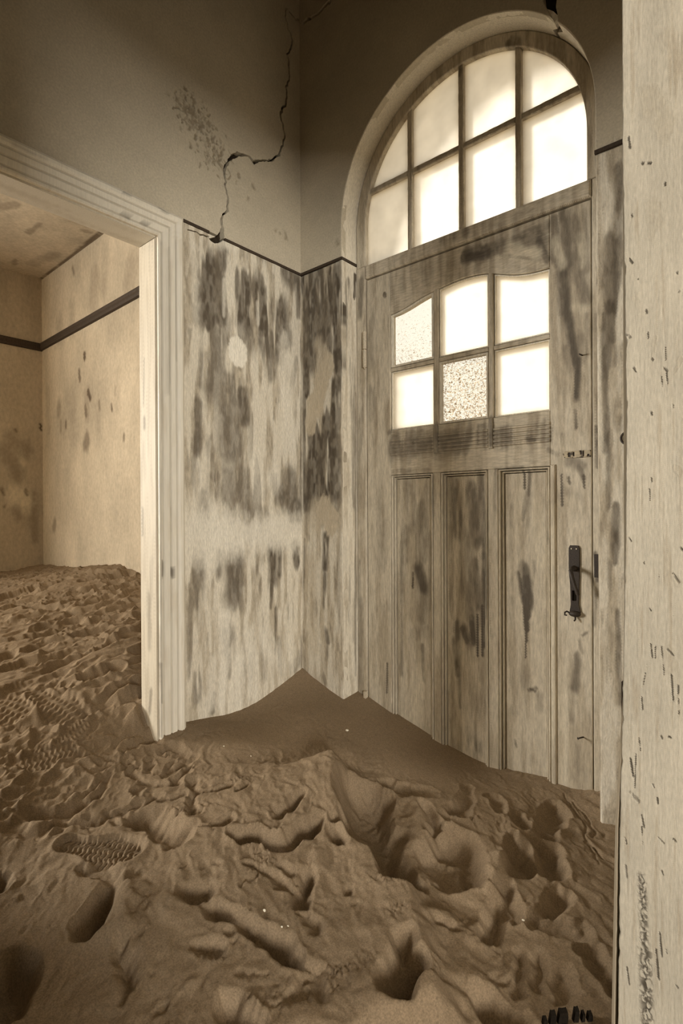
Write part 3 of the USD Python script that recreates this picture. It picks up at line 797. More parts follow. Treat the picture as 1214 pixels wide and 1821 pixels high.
def chips_post(U):
    """paint loss on the post: small flakes, vertical splits, and a crackled strip near the bottom"""
    m = np.zeros(len(U))
    L = []
    on_p = lambda a, b: on_y(a, b, PY)
    spots = [(1117, 245, 1119, 262, 3, .8), (1140, 290, 1143, 291, 2.5, .9), (1152, 290, 1156, 290, 2.5, .9), (1181, 325, 1182, 328, 2.5, .9), (1122, 382, 1123, 386, 2, .8), (1118, 460, 1124, 468, 2, .8), (1134, 496, 1134, 499, 1.6, .8), (1203, 484, 1204, 486, 2, .8), (1206, 518, 1207, 519, 1.5, .8), (1148, 552, 1149, 556, 2, .8),
             (1113, 595, 1120, 600, 2.5, .6), (1151, 592, 1152, 602, 1.5, .8), (1182, 615, 1183, 640, 1.2, .8), (1180, 655, 1185, 660, 2, .8), (1184, 660, 1186, 684, 1.6, .8), (1175, 670, 1177, 686, 1.4, .8), (1126, 655, 1130, 662, 1.8, .8), (1158, 638, 1160, 640, 2, .7), (1157, 734, 1158, 737, 2, .8), (1196, 720, 1196, 724, 1.5, .6), (1157, 850, 1158, 856, 1.5, .7),
             (1119, 958, 1121, 962, 1.5, .8), (1154, 870, 1155, 890, 1, .7), (1210, 975, 1214, 980, 2, .8), (1196, 1020, 1206, 1035, 2.5, .6), (1144, 1000, 1145, 1003, 1.5, .8), (1170, 1020, 1171, 1040, 1, .6), (1155, 1083, 1156, 1086, 1.5, .8), (1195, 1095, 1196, 1097, 1.5, .8), (1156, 1145, 1160, 1180, 1.6, .8), (1164, 1150, 1164, 1170, 1.4, .8), (1175, 1150, 1180, 1200, 1.5, .7), (1186, 1155, 1196, 1165, 2, .7),
             (1150, 1180, 1140, 1230, .9, .7), (1140, 1240, 1142, 1262, 1.5, .8), (1193, 1200, 1196, 1245, 2, .8), (1205, 1220, 1206, 1270, 1.8, .7), (1175, 1310, 1176, 1313, 2, .8), (1188, 1310, 1192, 1312, 2, .9), (1135, 1312, 1138, 1335, 1.4, .8), (1120, 1350, 1125, 1380, 2.2, .9), (1130, 1340, 1128, 1400, 1.2, .8), (1168, 1420, 1169, 1428, 2, .9), (1160, 1395, 1162, 1400, 1.5, .7),
             (1138, 1440, 1144, 1470, 2.5, .8), (1140, 1470, 1142, 1500, 1.5, .8), (1120, 1410, 1135, 1425, 4, .5), (1170, 1490, 1180, 1500, 2, .6), (1196, 1492, 1200, 1496, 2, .7), (1110, 1490, 1113, 1500, 2, .7), (1176, 1550, 1178, 1556, 2, .7), (1172, 1660, 1176, 1700, 2, .8), (1166, 1690, 1170, 1740, 2.5, .8), (1114, 1720, 1118, 1750, 2, .8), (1200, 1750, 1204, 1756, 2, .7), (1184, 1690, 1185, 1696, 1.5, .7), (1112, 1540, 1114, 1560, 2, .6)]
    L = to_plane(spots, on_p)
    for (a, b, c, d, w, s, so) in L:
        pass
    m = np.maximum(m, stains(U, [(a, b, c, d, w * .8, s, so) for (a, b, c, d, w, s, so) in L], 4, 130, 60, gain=.3, cut=.45, edge=.35))
    a0 = np.array(on_p(1140, 1555)); a1 = np.array(on_p(1150, 1821))
    # crackle
    t = np.clip((a0[1] - U[:, 1]) / (a0[1] - a1[1]), -.4, 1.2)
    cx = a0[0] + (a1[0] - a0[0]) * t
    band = smooth01(1.3 - np.abs(U[:, 0] - cx) / np.where(t > .5, .012, .008)) * smooth01((t + .03) / .06)
    from scipy.spatial import cKDTree
    q = U * [140, 95]
    q = q + 1.2 * (np.stack([fbm(np.stack([U[:, 0] * 150, U[:, 1] * 150, U[:, 0] * 0 + k], 1), 2, k) for k in (0, 1)], 1) - .5)
    x0, z0, x1, z1 = 1.60 * 140, 0, 1.82 * 140, 1.5 * 95
    g = np.random.default_rng(3).uniform((x0, z0), (x1, z1), (int((x1 - x0) * (z1 - z0) * .9), 2))
    dd, _ = cKDTree(g).query(q, k=2)
    e = smooth01(1 - (dd[:, 1] - dd[:, 0]) / .5)
    m = np.maximum(m, band * e)
    return np.clip(m, 0, 1)


def blisters(U):
    on_p = lambda a, b: on_y(a, b, PY)
    L = to_plane([(1185, 60, 1190, 70, 10, .8), (1150, 175, 1160, 190, 14, .8), (1175, 215, 1185, 225, 12, .8), (1160, 365, 1165, 400, 10, .7), (1165, 395, 1160, 420, 6, .7), (1195, 100, 1200, 130, 8, .4), (1130, 530, 1140, 560, 9, .5), (1190, 1165, 1195, 1180, 10, .8), (1200, 830, 1210, 840, 5, .8), (1160, 640, 1165, 600, 3, .8), (1200, 665, 1210, 640, 3, .8), (1195, 1020, 1205, 1035, 6, .8), (1120, 1290, 1122, 1330, 5, .6)], on_p)
    return strokes(U, L, 1.1, 9, 1.5, 70)


def post_relief(P, d):
    n = fbm(np.stack([P[:, 0] * 300, P[:, 1] * 20, P[:, 0] * 0], 1), 4, 6) - .5
    n2 = fbm(np.stack([P[:, 0] * 30, P[:, 1] * 12, P[:, 0] * 0], 1), 3, 2) - .5
    ch = chips_post(P); bl = blisters(P)
    return n * .0007 + n2 * .001 - .0020 * ch + .0006 * bl * (1 - bl) * 4 * (.1 + fbm(np.stack([P[:, 0] * 200, P[:, 1] * 200, P[:, 0] * 0], 1), 2, 3))


def post_tint(v):
    U = v[:, [0, 2]]
    n = streaks(v[:, 0], v[:, 2], 81, 200, 8); n2 = fbm(np.stack([v[:, 0] * 20, v[:, 2] * 8, v[:, 0] * 0], 1), 4, 4)
    c = (np.array([.46, .425, .35]))[None] * (1 + .16 * (n - .5) + .3 * (n2 - .5))[:, None]
    c = mixc(c, np.array([.30, .25, .18]), smooth01((n - .56) / .14) * .5)
    c = mixc(c, np.array([.34, .295, .22]), blisters(U) * .35)
    return mixc(c, np.array([.06, .05, .036]), .95 * chips_post(U))


v, f = on_wall_b(slab(post, .006, .02, c=.0025, relief=post_relief, fine=[(sbox(1.60, .25, 1.80, 2.5), .0021)]), PY)
put_skin('jamb_board', (v, f), 'post_paint', tp, post_tint, label='broad flat post face with chipped and crackled cream paint')
put('jamb_core', bx(1.648, 1.80, PY + .018, -.765, -.05, 3.0), 'dark_wood', tp)
# casing edge on the hall side, springing away from the post towards its foot
zz = np.linspace(0, 1.03, 60)
xe = np.interp(zz, [0, .377, .765, 1.01, 1.03], [1.608, 1.615, 1.623, 1.637, 1.640])
V, F = [], []
sec = [(0, 0), (.0045, -.002), (.006, .004), (.006, .03), (0, .03)]
for i in range(len(zz)):
    for a, b in sec:
        V.append((xe[i] + a, PY + .004 + b, zz[i]))
k = len(sec)
for i in range(len(zz) - 1):
    for j in range(k):
        p, q = i * k + j, i * k + (j + 1) % k
        F += [(p, q, p + k), (q, q + k, p + k)]
V, F = np.array(V), np.array(F)
put_skin('casing_edge', (V, F), 'casing_paint', tp, lambda v: np.broadcast_to(TAN * .8, v.shape), label='narrow casing edge peeling away from the post foot')
put('casing_backing', bx(1.628, 1.66, PY + .03, -.70, -.05, 1.02), 'dark_wood', tp)

# ------------------------------------------------------------------ arched frame, fanlight and entrance door
D_DARK = to_plane([
    # head of the leaf and the right-hand stile
    (825, 455, 865, 447, 10, 1), (850, 446, 940, 425, 9, .8), (930, 420, 985, 400, 9, .7), (1000, 380, 1010, 470, 9, .8), (845, 440, 930, 410, 10, .35), (890, 415, 960, 385, 9, .4), (960, 420, 985, 455, 12, .85), (950, 435, 958, 450, 7, .5), (985, 390, 990, 470, 8, .7), (1005, 380, 1020, 470, 12, .65), (1020, 390, 1030, 420, 10, .6), (1000, 480, 1005, 560, 12, .85), (1025, 480, 1040, 530, 12, .6), (1010, 560, 1022, 640, 9, .8), (1030, 600, 1036, 640, 9, .4), (1028, 640, 1024, 710, 6, 1), (1022, 730, 1024, 760, 4, .9), (1030, 745, 1034, 770, 6, .4),
    (1005, 620, 1015, 660, 6, .4), (1042, 560, 1044, 700, 4, .4), (990, 480, 992, 560, 5, .6), (1038, 375, 1042, 480, 6, .5), (1008, 700, 1012, 780, 8, .25), (700, 500, 730, 488, 14, .3), (760, 480, 800, 460, 12, .25), (683, 524, 684, 525, 3, 1, .3),
    # rails
    (700, 778, 760, 770, 6, .5), (775, 757, 776, 790, 5, .9), (872, 745, 873, 790, 5, .9), (800, 768, 860, 758, 5, .55), (890, 765, 975, 748, 6, .6), (700, 797, 975, 768, 17, .62), (935, 780, 950, 782, 5, .8), (735, 788, 737, 790, 2.5, 1, .4), (975, 800, 990, 808, 6, .6), (985, 835, 995, 850, 6, .4), (1010, 820, 1035, 828, 9, .55), (1030, 830, 1037, 850, 5, .7), (1037, 850, 1038, 865, 2, .9), (998, 850, 998, 900, 1.8, 1, .35), (1010, 850, 1012, 858, 3, .5), (700, 760, 690, 770, 3, .5),
    (1000, 870, 1035, 885, 7, .25), (700, 838, 765, 836, 3, .4), (880, 835, 930, 832, 3, .5), (740, 800, 745, 815, 6, .3), (790, 765, 792, 770, 3, .6), (985, 740, 988, 790, 5, .4),
    # left stile
    (665, 560, 663, 640, 7, .25), (660, 700, 664, 780, 8, .3), (680, 830, 676, 1000, 8, .2), (686, 1080, 682, 1200, 6, .25), (658, 940, 660, 990, 7, .3), (688, 1180, 687, 1230, 2, .8),
    # panel 1
    (725, 870, 728, 940, 10, .45), (745, 900, 748, 990, 9, .5), (718, 940, 715, 1000, 6, .5), (740, 1010, 748, 1045, 9, .85), (730, 1020, 729, 1045, 2, .8), (748, 1060, 745, 1100, 8, .5), (722, 1130, 760, 1125, 8, .35), (746, 1150, 748, 1210, 3, .6), (715, 1000, 712, 1180, 5, .35), (732, 860, 760, 880, 10, .25), (760, 950, 762, 1080, 4, .4), (710, 870, 709, 1200, 3, .5), (735, 950, 734, 1000, 3, .4),
    # panel 2
    (805, 870, 812, 950, 12, .7), (835, 870, 845, 960, 12, .7), (850, 850, 855, 960, 8, .7), (820, 960, 826, 1040, 14, .45), (800, 980, 800, 1120, 6, .55), (840, 1000, 848, 1080, 6, .8), (856, 960, 857, 1150, 4, .85), (845, 1100, 845, 1168, 2.2, 1, .35), (834, 1100, 838, 1140, 5, .9), (820, 1120, 832, 1145, 7, .8), (808, 1110, 810, 1200, 5, .8), (802, 1140, 806, 1160, 5, .6), (830, 1040, 832, 1100, 7, .5), (812, 1200, 814, 1260, 3, .5), (862, 1000, 864, 1080, 3, .6), (838, 1320, 845, 1330, 8, .5), (797, 850, 798, 1000, 3, .5), (853, 1080, 856, 1120, 5, .6),
    # panel 3
    (928, 838, 929, 868, 1.8, .95, .4), (938, 840, 936, 880, 3, .8), (934, 880, 925, 920, 6, .6), (935, 895, 930, 935, 5, .35), (918, 1020, 926, 1070, 4, .9), (932, 1015, 934, 1080, 9, .9), (945, 1000, 940, 1060, 5, .6), (930, 1080, 932, 1120, 5, 1, .4), (931, 1110, 931, 1170, 1.7, 1, .35), (936, 1230, 950, 1226, 2.5, .7), (925, 1190, 930, 1220, 8, .3), (970, 870, 972, 960, 4, .3), (906, 900, 905, 1100, 3, .25), (912, 1320, 914, 1330, 2, .5), (955, 1240, 957, 1260, 6, .25),
    # lock stile
    (1025, 1170, 1020, 1220, 9, .7), (1030, 1140, 1034, 1160, 4, .5), (1015, 1215, 1014, 1280, 5, .3), (1028, 1330, 1024, 1390, 5, .3), (1035, 1130, 1043, 1125, 2, .7), (1045, 980, 1044, 1040, 4, .35), (998, 775, 1000, 790, 5, .5), (770, 850, 768, 1000, 3, .4), (865, 860, 862, 1080, 3, .5), (772, 1080, 775, 1300, 2, .4), (880, 840, 878, 1000, 4, .4),
    # frame
    (643, 500, 640, 560, 4, .6), (642, 700, 640, 900, 4, .3), (640, 1000, 642, 1220, 5, .35), (1060, 760, 1062, 830, 4, .9), (1060, 560, 1062, 760, 3, .5), (1058, 985, 1062, 1030, 4, .9), (1060, 1050, 1058, 1110, 4, .5), (700, 470, 720, 460, 5, .4), (790, 428, 830, 415, 6, .5), (900, 395, 960, 370, 4, .4), (910, 72, 930, 75, 6, .5), (815, 130, 817, 125, 4, .6), (905, 78, 912, 80, 5, .7), (735, 190, 760, 165, 4, .2),
], lambda a, b: on_y(a, b, REC))
D_PALE = to_plane([(905, 440, 955, 450, 9, .8), (985, 430, 1000, 470, 7, .7), (1030, 420, 1035, 470, 6, .5), (1020, 545, 1035, 550, 7, .5), (985, 900, 985, 1330, 5, .5), (1000, 1200, 1000, 1380, 12, .4), (920, 870, 912, 960, 8, .3), (950, 900, 960, 1000, 9, .4), (745, 1200, 735, 1280, 10, .4), (812, 1160, 845, 1220, 10, .4), (700, 900, 680, 880, 6, .3), (1000, 790, 1030, 792, 9, .4)], lambda a, b: on_y(a, b, REC))


D_SHARP = to_plane([
    (926, 1010, 934, 1040, 9, .6, .9), (930, 1035, 936, 1070, 9, .85, .6), (931, 1065, 934, 1095, 7, 1, .4), (931, 1090, 933, 1120, 5, 1, .4), (931, 1110, 932, 1140, 3, 1, .4), (931, 1130, 931, 1171, 1.7, 1, .4),
    (845, 1095, 845, 1168, 1.7, 1, .4), (853, 1080, 854, 1168, 2.2, 1, .4), (834, 1110, 838, 1145, 4, .8, .6), (818, 1120, 826, 1142, 4, .7, .6), (929, 838, 929, 868, 1.5, 1, .4), (998, 845, 999, 900, 1.7, 1, .35), (1037, 845, 1038, 866, 2, 1, .4), (862, 985, 864, 1100, 2, .7, .5), (740, 1015, 748, 1045, 6, .8, .7), (730, 1030, 729, 1045, 1.6, .9, .4),
    (1000, 480, 1012, 580, 6, .7, .9), (1012, 570, 1024, 650, 6, .75, .8), (1026, 640, 1024, 705, 4, .9, .6), (688, 1180, 687, 1232, 1.6, .8, .5), (940, 1228, 948, 1232, 1.6, .8, .5), (1010, 850, 1012, 860, 2.4, .7, .5), (958, 430, 972, 460, 6, .8, .7), (830, 456, 868, 449, 4, .8, .7), (905, 455, 960, 462, 2, .5, .6)], lambda a, b: on_y(a, b, REC))


def door_tint(v):
    x, z = v[:, 0], v[:, 2]
    U = np.stack([x, z], 1)
    s1, s2 = streaks(x, z, 91, 55, 5), streaks(x, z, 97, 150, 9)
    patch = fbm(np.stack([x * 7, z * 4, x * 0], 1), 4, 8)
    c = mixc(np.array([.565, .505, .40]), np.array([.40, .34, .25]), smooth01((s1 * .6 + patch * .4 - .42) / .2) * .8)
    p2 = ((x > .73) & (x < .95) & (z < 1.52)) * .35
    upper = smooth01((z - 1.55) / .25) * .25
    c = mixc(c, DARK * 1.9, np.clip(smooth01((s2 * .35 + s1 * .65 - .47) / .2) * (.16 + p2 + upper), 0, 1))
    d = stains(U, D_DARK, 11, 30, 3.5, gain=.30, cut=.33)
    grit = smooth01((fbm(np.stack([x * 60, z * 24, x * 0 + 2], 1), 2, 24) - .3) / .3)
    c = mixc(c, DARK * .9, d * (.65 + .25 * grit))
    sh = strokes(U, D_SHARP, .22, 15, 6, 70)
    c = mixc(c, DARK * .75, sh * .92)
    return mixc(c, np.array([.66, .59, .45]), strokes(U, D_PALE, .6, 12, 3, 60) * .7)


def door_part(name, poly, y, depth, parent, c=.003, h=.006, across=False, relief=None, **kw):
    v, f = on_wall_b(slab(poly, h, depth, c=c, back=True, relief=relief), y)
    return put_skin(name, (v, f), 'door_paint_across' if across else 'door_paint', parent, door_tint, **kw)


FR = AR - .004
tf = thing('trim_5', 'weathered round-headed timber frame fixed in the arch round the entrance door', 'door frame', kind='structure')
GR = .496                                   # radius of the fanlight glass
def half_disc(R, z0):
    return Polygon([(AX + R, z0), *[(AX + R * math.cos(t), SPR + .005 + R * math.sin(t)) for t in np.linspace(0, math.pi, 80)], (AX - R, z0)])
TR0, TR1 = 2.445, 2.508                     # transom
arch_frame = half_disc(FR, TR0 - .0).difference(half_disc(GR, TR1))
arch_frame = arch_frame.difference(sbox(0, 0, 3, TR1))
door_part('arch_head', arch_frame, REC - .004, .065, tf, c=.005, label='curved head of the frame')
door_part('jamb', sbox(X0 + .003, 0, .3255, TR1 - .001), REC - .004, .065, tf, c=.004)
door_part('jamb', Polygon([(1.3335, 0), (X1 + .006, 0), (X1 - .002, TR1 - .001), (1.3335, TR1 - .001)]), REC - .002, .065, tf, c=.004)
door_part('transom', sbox(.327, TR0, 1.332, TR1 - .001), REC - .010, .07, tf, c=.009, across=True, label='rounded transom bar under the fanlight')
put('strike_box', bx(1.343, 1.356, REC - .022, REC, 1.115, 1.195), 'iron', tf, label='dark iron keeper opposite the handle')
put('foot_block', bx(.318, .330, REC - .022, REC - .003, .42, .497), 'pale_iron', tf)

# ---- fanlight
wd = thing('window_1', 'arched fanlight of eight frosted panes over the entrance door', 'fanlight', kind='structure')
gl = half_disc(GR + .014, TR1 - .006)
BW = .0125
VX = [.573, .825, 1.068]
HZ = 2.853
GY = REC + .020                             # glass plane


def pane_tint(poly_c):
    def fn(v):
        n = fbm(np.stack([v[:, 0] * 9, v[:, 2] * 9, v[:, 0] * 0], 1), 4, 5)
        c = np.array([.94, .92, .87])[None] * (1 + .10 * (n - .5))[:, None]
        # dust caught against the bars
        d = shapely.distance(poly_c.boundary, shapely.points(v[:, [0, 2]]))
        k = smooth01(1 - d / (.012 + .02 * n)) * .30
        return mixc(c, np.array([.60, .52, .40]), k)
    return fn


bars = []
for x in VX:
    bars.append(sbox(x - BW, TR1 - .004, x + BW, SPR + GR + .05).intersection(half_disc(GR + .004, TR1 - .004)))
hb = sbox(AX - GR - .02, HZ - BW, AX + GR + .02, HZ + BW).intersection(half_disc(GR + .004, TR1 - .004))
wob = lambda P, d: .003 * (fbm(np.stack([P[:, 0] * 60, P[:, 1] * 60, P[:, 0] * 0], 1), 2, 4) - .5)
for b in bars:
    door_part('glazing_bar', b, REC + .004, .050, wd, c=.005, h=.006, relief=wob)
for a, b in zip([AX - GR - .02] + VX, VX + [AX + GR + .02]):
    seg = hb.intersection(sbox(a + BW if a in VX else a, 0, b - BW if b in VX else b, 4))
    door_part('glazing_bar', seg, REC + .006, .046, wd, c=.005, h=.006, across=True, relief=wob)
for (a, b) in zip([0] + VX, VX + [2]):
    for (z0, z1) in ((0, HZ), (HZ, 4)):
        pn = gl.intersection(sbox(a, z0, b, z1)).buffer(-.004)
        cl = gl.intersection(sbox(a + (BW if a else 0), z0 + (BW if z0 else 0), b - (BW if b < 2 else 0), z1 - (BW if z1 < 4 else 0)))
        v, f = on_wall_b(slab(pn, .012, .004, back=True), GY)
        put_skin('pane', (v, f), 'frosted', wd, pane_tint(cl))

# ---- the door leaf
dr = thing('door_1', 'tall weathered entrance door with six glass panes above three long panels', 'door', kind='structure')
Y0 = REC + .002                              # face of stiles and rails
XL, XR, ZT = .3295, 1.3295, TR0 - .006
door_part('stile', sbox(XL, -.02, .464, ZT), Y0, .045, dr)
door_part('stile', sbox(1.186, -.02, XR, ZT), Y0, .045, dr)
sx = np.array([.464, .470, .544, .618, .66, .703, .77, .82, .85, .90, .936, .975, 1.018, 1.06, 1.096, 1.14, 1.186])
szv = np.array([2.243, 2.243, 2.255, 2.277, 2.286, 2.292, 2.304, 2.308, 2.307, 2.304, 2.297, 2.285, 2.268, 2.255, 2.248, 2.244, 2.243])
xs_ = np.linspace(.464, 1.186, 60); zs_ = np.interp(xs_, sx, szv)
zs_ = np.convolve(np.pad(zs_, 3, 'edge'), np.ones(7) / 7, 'valid')
top = list(zip(xs_, zs_))
door_part('top_rail', Polygon(top + [(1.186, ZT), (.464, ZT)]), Y0 + .0005, .045, dr, across=True, label='head rail with a serpentine lower edge')
door_part('lock_rail', sbox(.464, 1.512, 1.186, 1.716), Y0 + .0005, .045, dr, across=True, label='middle rail below the panes')
for (a, b) in ((.686, .722), (.939, .981)):
    door_part('panel_muntin', sbox(a, -.02, b, 1.513), Y0 + .001, .043, dr)
# mouldings and panels
for (a, b) in ((.464, .686), (.722, .939), (.981, 1.186)):
    o_ = sbox(a, -.02, b, 1.512)
    inn = lambda k: sbox(a + k, -.02, b - k, 1.512 - k * .9)
    for k0, k1, dy in ((.0024, .0098, .000), (.0128, .0192, .008)):
        v, f = on_wall_b(slab(inn(k0).difference(inn(k1)), .006, .02, c=.0035), Y0 + dy)
        put_skin('panel_moulding', (v, f), 'door_paint', dr, lambda v: door_tint(v) * .75 + .25 * PAINT)
    door_part('panel', inn(.0225), Y0 + .018, .015, dr, c=.001, h=.006, relief=lambda P, d: .003 * (fbm(np.stack([P[:, 0] * 30, P[:, 1] * 3, P[:, 0] * 0], 1), 3, 3) - .5))
    put('groove_backing', bx(a, b, Y0 + .034, Y0 + .040, -.02, 1.514), 'dark_wood', dr)
# raised cover boards on the stile edge beside the third panel
door_part('cover_strip', sbox(1.1865, -.02, 1.206, 1.516), Y0 - .007, .010, dr, c=.006, label='raised strip along the lock stile')
# reeded band in three lengths
for (a, b) in ((.464, .694), (.713, .944), (.963, 1.186)):
    for k in range(5):
        z0 = 1.600 + k * .0158
        door_part('reed', sbox(a, z0, b, z0 + .0112), Y0 - .006, .009, dr, c=.0045, h=.006, across=True)
for x in (.7035, .9535):
    door_part('bracket', Polygon([(x - .009, 1.594), (x + .009, 1.594), (x + .010, 1.690), (x + .007, 1.716), (x - .007, 1.716), (x - .010, 1.690)]), Y0 - .006, .012, dr, c=.003, h=.006)
# glazing bars of the leaf
GX = [.4705, .686, .722, .9395, .9685, 1.183]
for (a, b) in ((.6925, .7155), (.9435, .9640)):
    zt = float(np.interp((a + b) / 2, xs_, zs_)) + .005
    door_part('glazing_bar', sbox(a, 1.714, b, zt), Y0 + .0015, .042, dr, c=.004, h=.006)
for (a, b) in ((.464, .6925), (.7155, .9435), (.964, 1.186)):
    door_part('glazing_bar', sbox(a, 1.984, b, 2.001), Y0 + .003, .040, dr, c=.004, h=.006, across=True)
# beads and panes
kinds = {(0, 1): 'pebble_glass_sparse', (1, 0): 'pebble_glass_dense'}
for i, (a, b) in enumerate(((.464, .6925), (.7155, .9435), (.964, 1.186))):
    for j, (z0, z1) in enumerate(((1.716, 1.984), (2.001, None))):
        if z1 is None:
            m_ = (xs_ > a) & (xs_ < b)
            tp_ = [(a, float(np.interp(a, xs_, zs_)))] + list(zip(xs_[m_], zs_[m_])) + [(b, float(np.interp(b, xs_, zs_)))]
            op = Polygon([(b, z0), (a, z0)] + tp_)
        else:
            op = sbox(a, z0, b, z1)
        clear = (i, j) in kinds
        wbead = .0115 if clear else .0075
        bead = op.buffer(-.0018, join_style=2).difference(op.buffer(-wbead, join_style=2))
        v, f = on_wall_b(slab(bead, .006, .016, c=.003 if clear else .002), Y0 + (.003 if clear else .008))
        put_skin('glazing_bead', (v, f), 'door_paint', dr, lambda v: door_tint(v) * .35 + .65 * PALE)
        pn = op.buffer(.003)
        v, f = on_wall_b(slab(pn, .012, .004, back=True), Y0 + .019)
        if clear:
            put_skin('pane', (v, f), kinds[(i, j)], dr, None, label='clear pebbled glass pane')
        else:
            put_skin('pane', (v, f), 'frosted', dr, pane_tint(op.buffer(-wbead)))


# ironwork on the door: lock plate with lever, scarred bolt plate, nails, hinge
def tube(pts, r, n=10):
    """a round bar through points with radii"""
    pts = np.asarray(pts, float); r = np.broadcast_to(r, len(pts))
    d = np.gradient(pts, axis=0); d /= np.linalg.norm(d, axis=1)[:, None]
    ref = np.array([0.31, .2, .93]); V, F = [], []
    for p, t, q in zip(pts, d, r):
        a = np.cross(t, ref); a /= np.linalg.norm(a); b = np.cross(t, a)
        for k in range(n):
            w = 2 * math.pi * k / n; V.append(p + q * (a * math.cos(w) + b * math.sin(w)))
    for i in range(len(pts) - 1):
        for k in range(n):
            A, B = i * n + k, i * n + (k + 1) % n
            F += [(A, B, A + n), (B, B + n, A + n)]
    V += [pts[0], pts[-1]]
    for k in range(n):
        F += [(len(V) - 2, (k + 1) % n, k), (len(V) - 1, (len(pts) - 1) * n + k, (len(pts) - 1) * n + (k + 1) % n)]
    m_ = trimesh.Trimesh(np.array(V), np.array(F), process=False)
    return m_


plate = Polygon([(1.252, 1.213), (1.256, 1.222), (1.284, 1.222), (1.289, 1.213), (1.289, 1.140), (1.287, 1.060), (1.286, 1.010), (1.292, .985), (1.288, .972), (1.272, .966), (1.258, .974), (1.254, .985), (1.258, 1.010), (1.256, 1.08), (1.251, 1.14)])
key = sbox(1.266, 1.026, 1.276, 1.058).buffer(.002)
v, f = on_wall_b(slab(plate.difference(key), .005, .006, c=.0015), Y0 - .006)
lp = put_skin('lock_plate', (v, f), 'iron', dr, None, label='long rusty iron lock plate with a keyhole')
put('screw', trimesh.creation.icosphere(1, .0026).apply_translation((1.262, Y0 - .007, 1.210)), 'pebble', lp)
put('screw', trimesh.creation.icosphere(1, .0026).apply_translation((1.279, Y0 - .007, 1.210)), 'pebble', lp)
put('keyhole', bx(1.264, 1.278, Y0 - .0015, Y0 - .0005, 1.022, 1.062), 'charred', lp)
lv = tube([(1.270, Y0 - .004, 1.140), (1.270, Y0 - .030, 1.140), (1.271, Y0 - .044, 1.136), (1.276, Y0 - .050, 1.120), (1.283, Y0 - .052, 1.098), (1.290, Y0 - .052, 1.075), (1.296, Y0 - .052, 1.060), (1.298, Y0 - .052, 1.052)], [.011, .008, .0075, .007, .0065, .0062, .0078, .006])
put('lever', lv, 'iron', dr, smooth=40, label='dark iron door lever hanging down')
cu = tube([(1.254, Y0 - .006, .980), (1.247, Y0 - .014, .985), (1.243, Y0 - .022, .982), (1.245, Y0 - .028, .974), (1.252, Y0 - .030, .974)], .0028)
cu2 = tube([(1.274, Y0 - .006, .968), (1.276, Y0 - .012, .958), (1.273, Y0 - .016, .954)], .0028)
shell = trimesh.creation.icosphere(2, 1.0); shell.apply_scale((.021, .013, .011)); shell.apply_translation((1.273, Y0 - .008, .978))
put('curled_lip', cat(cu, cu2, shell), 'iron', dr, smooth=40, label='curled torn foot of the lock plate')
bz = [(1.231, 1.553), (1.240, 1.562), (1.262, 1.560), (1.30, 1.561), (1.327, 1.560), (1.327, 1.536), (1.30, 1.5345), (1.262, 1.536), (1.243, 1.537), (1.234, 1.543)]
holes = [sbox(1.250, 1.540, 1.258, 1.556), sbox(1.268, 1.541, 1.272, 1.557), sbox(1.292, 1.546, 1.297, 1.558), sbox(1.302, 1.540, 1.305, 1.557), sbox(1.316, 1.538, 1.323, 1.546)]
v, f = on_wall_b(slab(Polygon(bz).difference(unary_union(holes)), .004, .006, c=.0012), Y0 - .0035)
bp = put_skin('bolt_plate', (v, f), 'door_paint_across', dr, lambda v: mixc(np.array([.45, .38, .27]), DARK * .7, smooth01((fbm(np.stack([v[:, 0] * 120, v[:, 2] * 120, v[:, 0] * 0], 1), 3, 2) - .45) / .15)), label='scarred painted bolt plate with rust holes')
put('rust_backing', bx(1.236, 1.326, Y0 - .0012, Y0 + .001, 1.538, 1.559), 'iron', bp)
put('nail', tube([(1.301, Y0 + .01, 1.897), (1.296, Y0 - .022, 1.898)], [.0025, .0025]), 'iron', dr)
put('nail', tube([(1.301, Y0 + .01, .541), (1.290, Y0 - .028, .544), (1.289, Y0 - .030, .544)], [.0025, .0025, .0042]), 'iron', dr)
hg = cat(tube([(.3265, REC - .011, 2.026), (.3265, REC - .011, 2.108)], .0100, 14), tube([(.3265, REC - .011, 2.112), (.3265, REC - .011, 2.194)], .0100, 14), tube([(.3265, REC - .011, 2.02), (.3265, REC - .011, 2.20)], .004, 10))
put('hinge', hg, 'pale_iron', dr, smooth=40, label='painted knuckle hinge on the left edge')

# ------------------------------------------------------------------ iron ring on the wall, half behind the post
rg = trimesh.creation.torus(.019, .0035, 40, 12)
rg.apply_transform(trimesh.transformations.rotation_matrix(math.pi / 2, [1, 0, 0]))
rt = thing('iron_ring', 'small dark iron ring hanging on the wall, half hidden by the pale doorpost', 'ring', loc=(1.470, -.006, 1.577))
put('ring', rg.apply_translation((0, -.001, 0)), 'iron', rt, smooth=40)
put('staple', tube([(-.004, .012, .017), (-.004, -.008, .018), (0, -.012, .019), (.004, -.008, .018), (.004, .012, .017)], .0022), 'iron', rt, smooth=40)

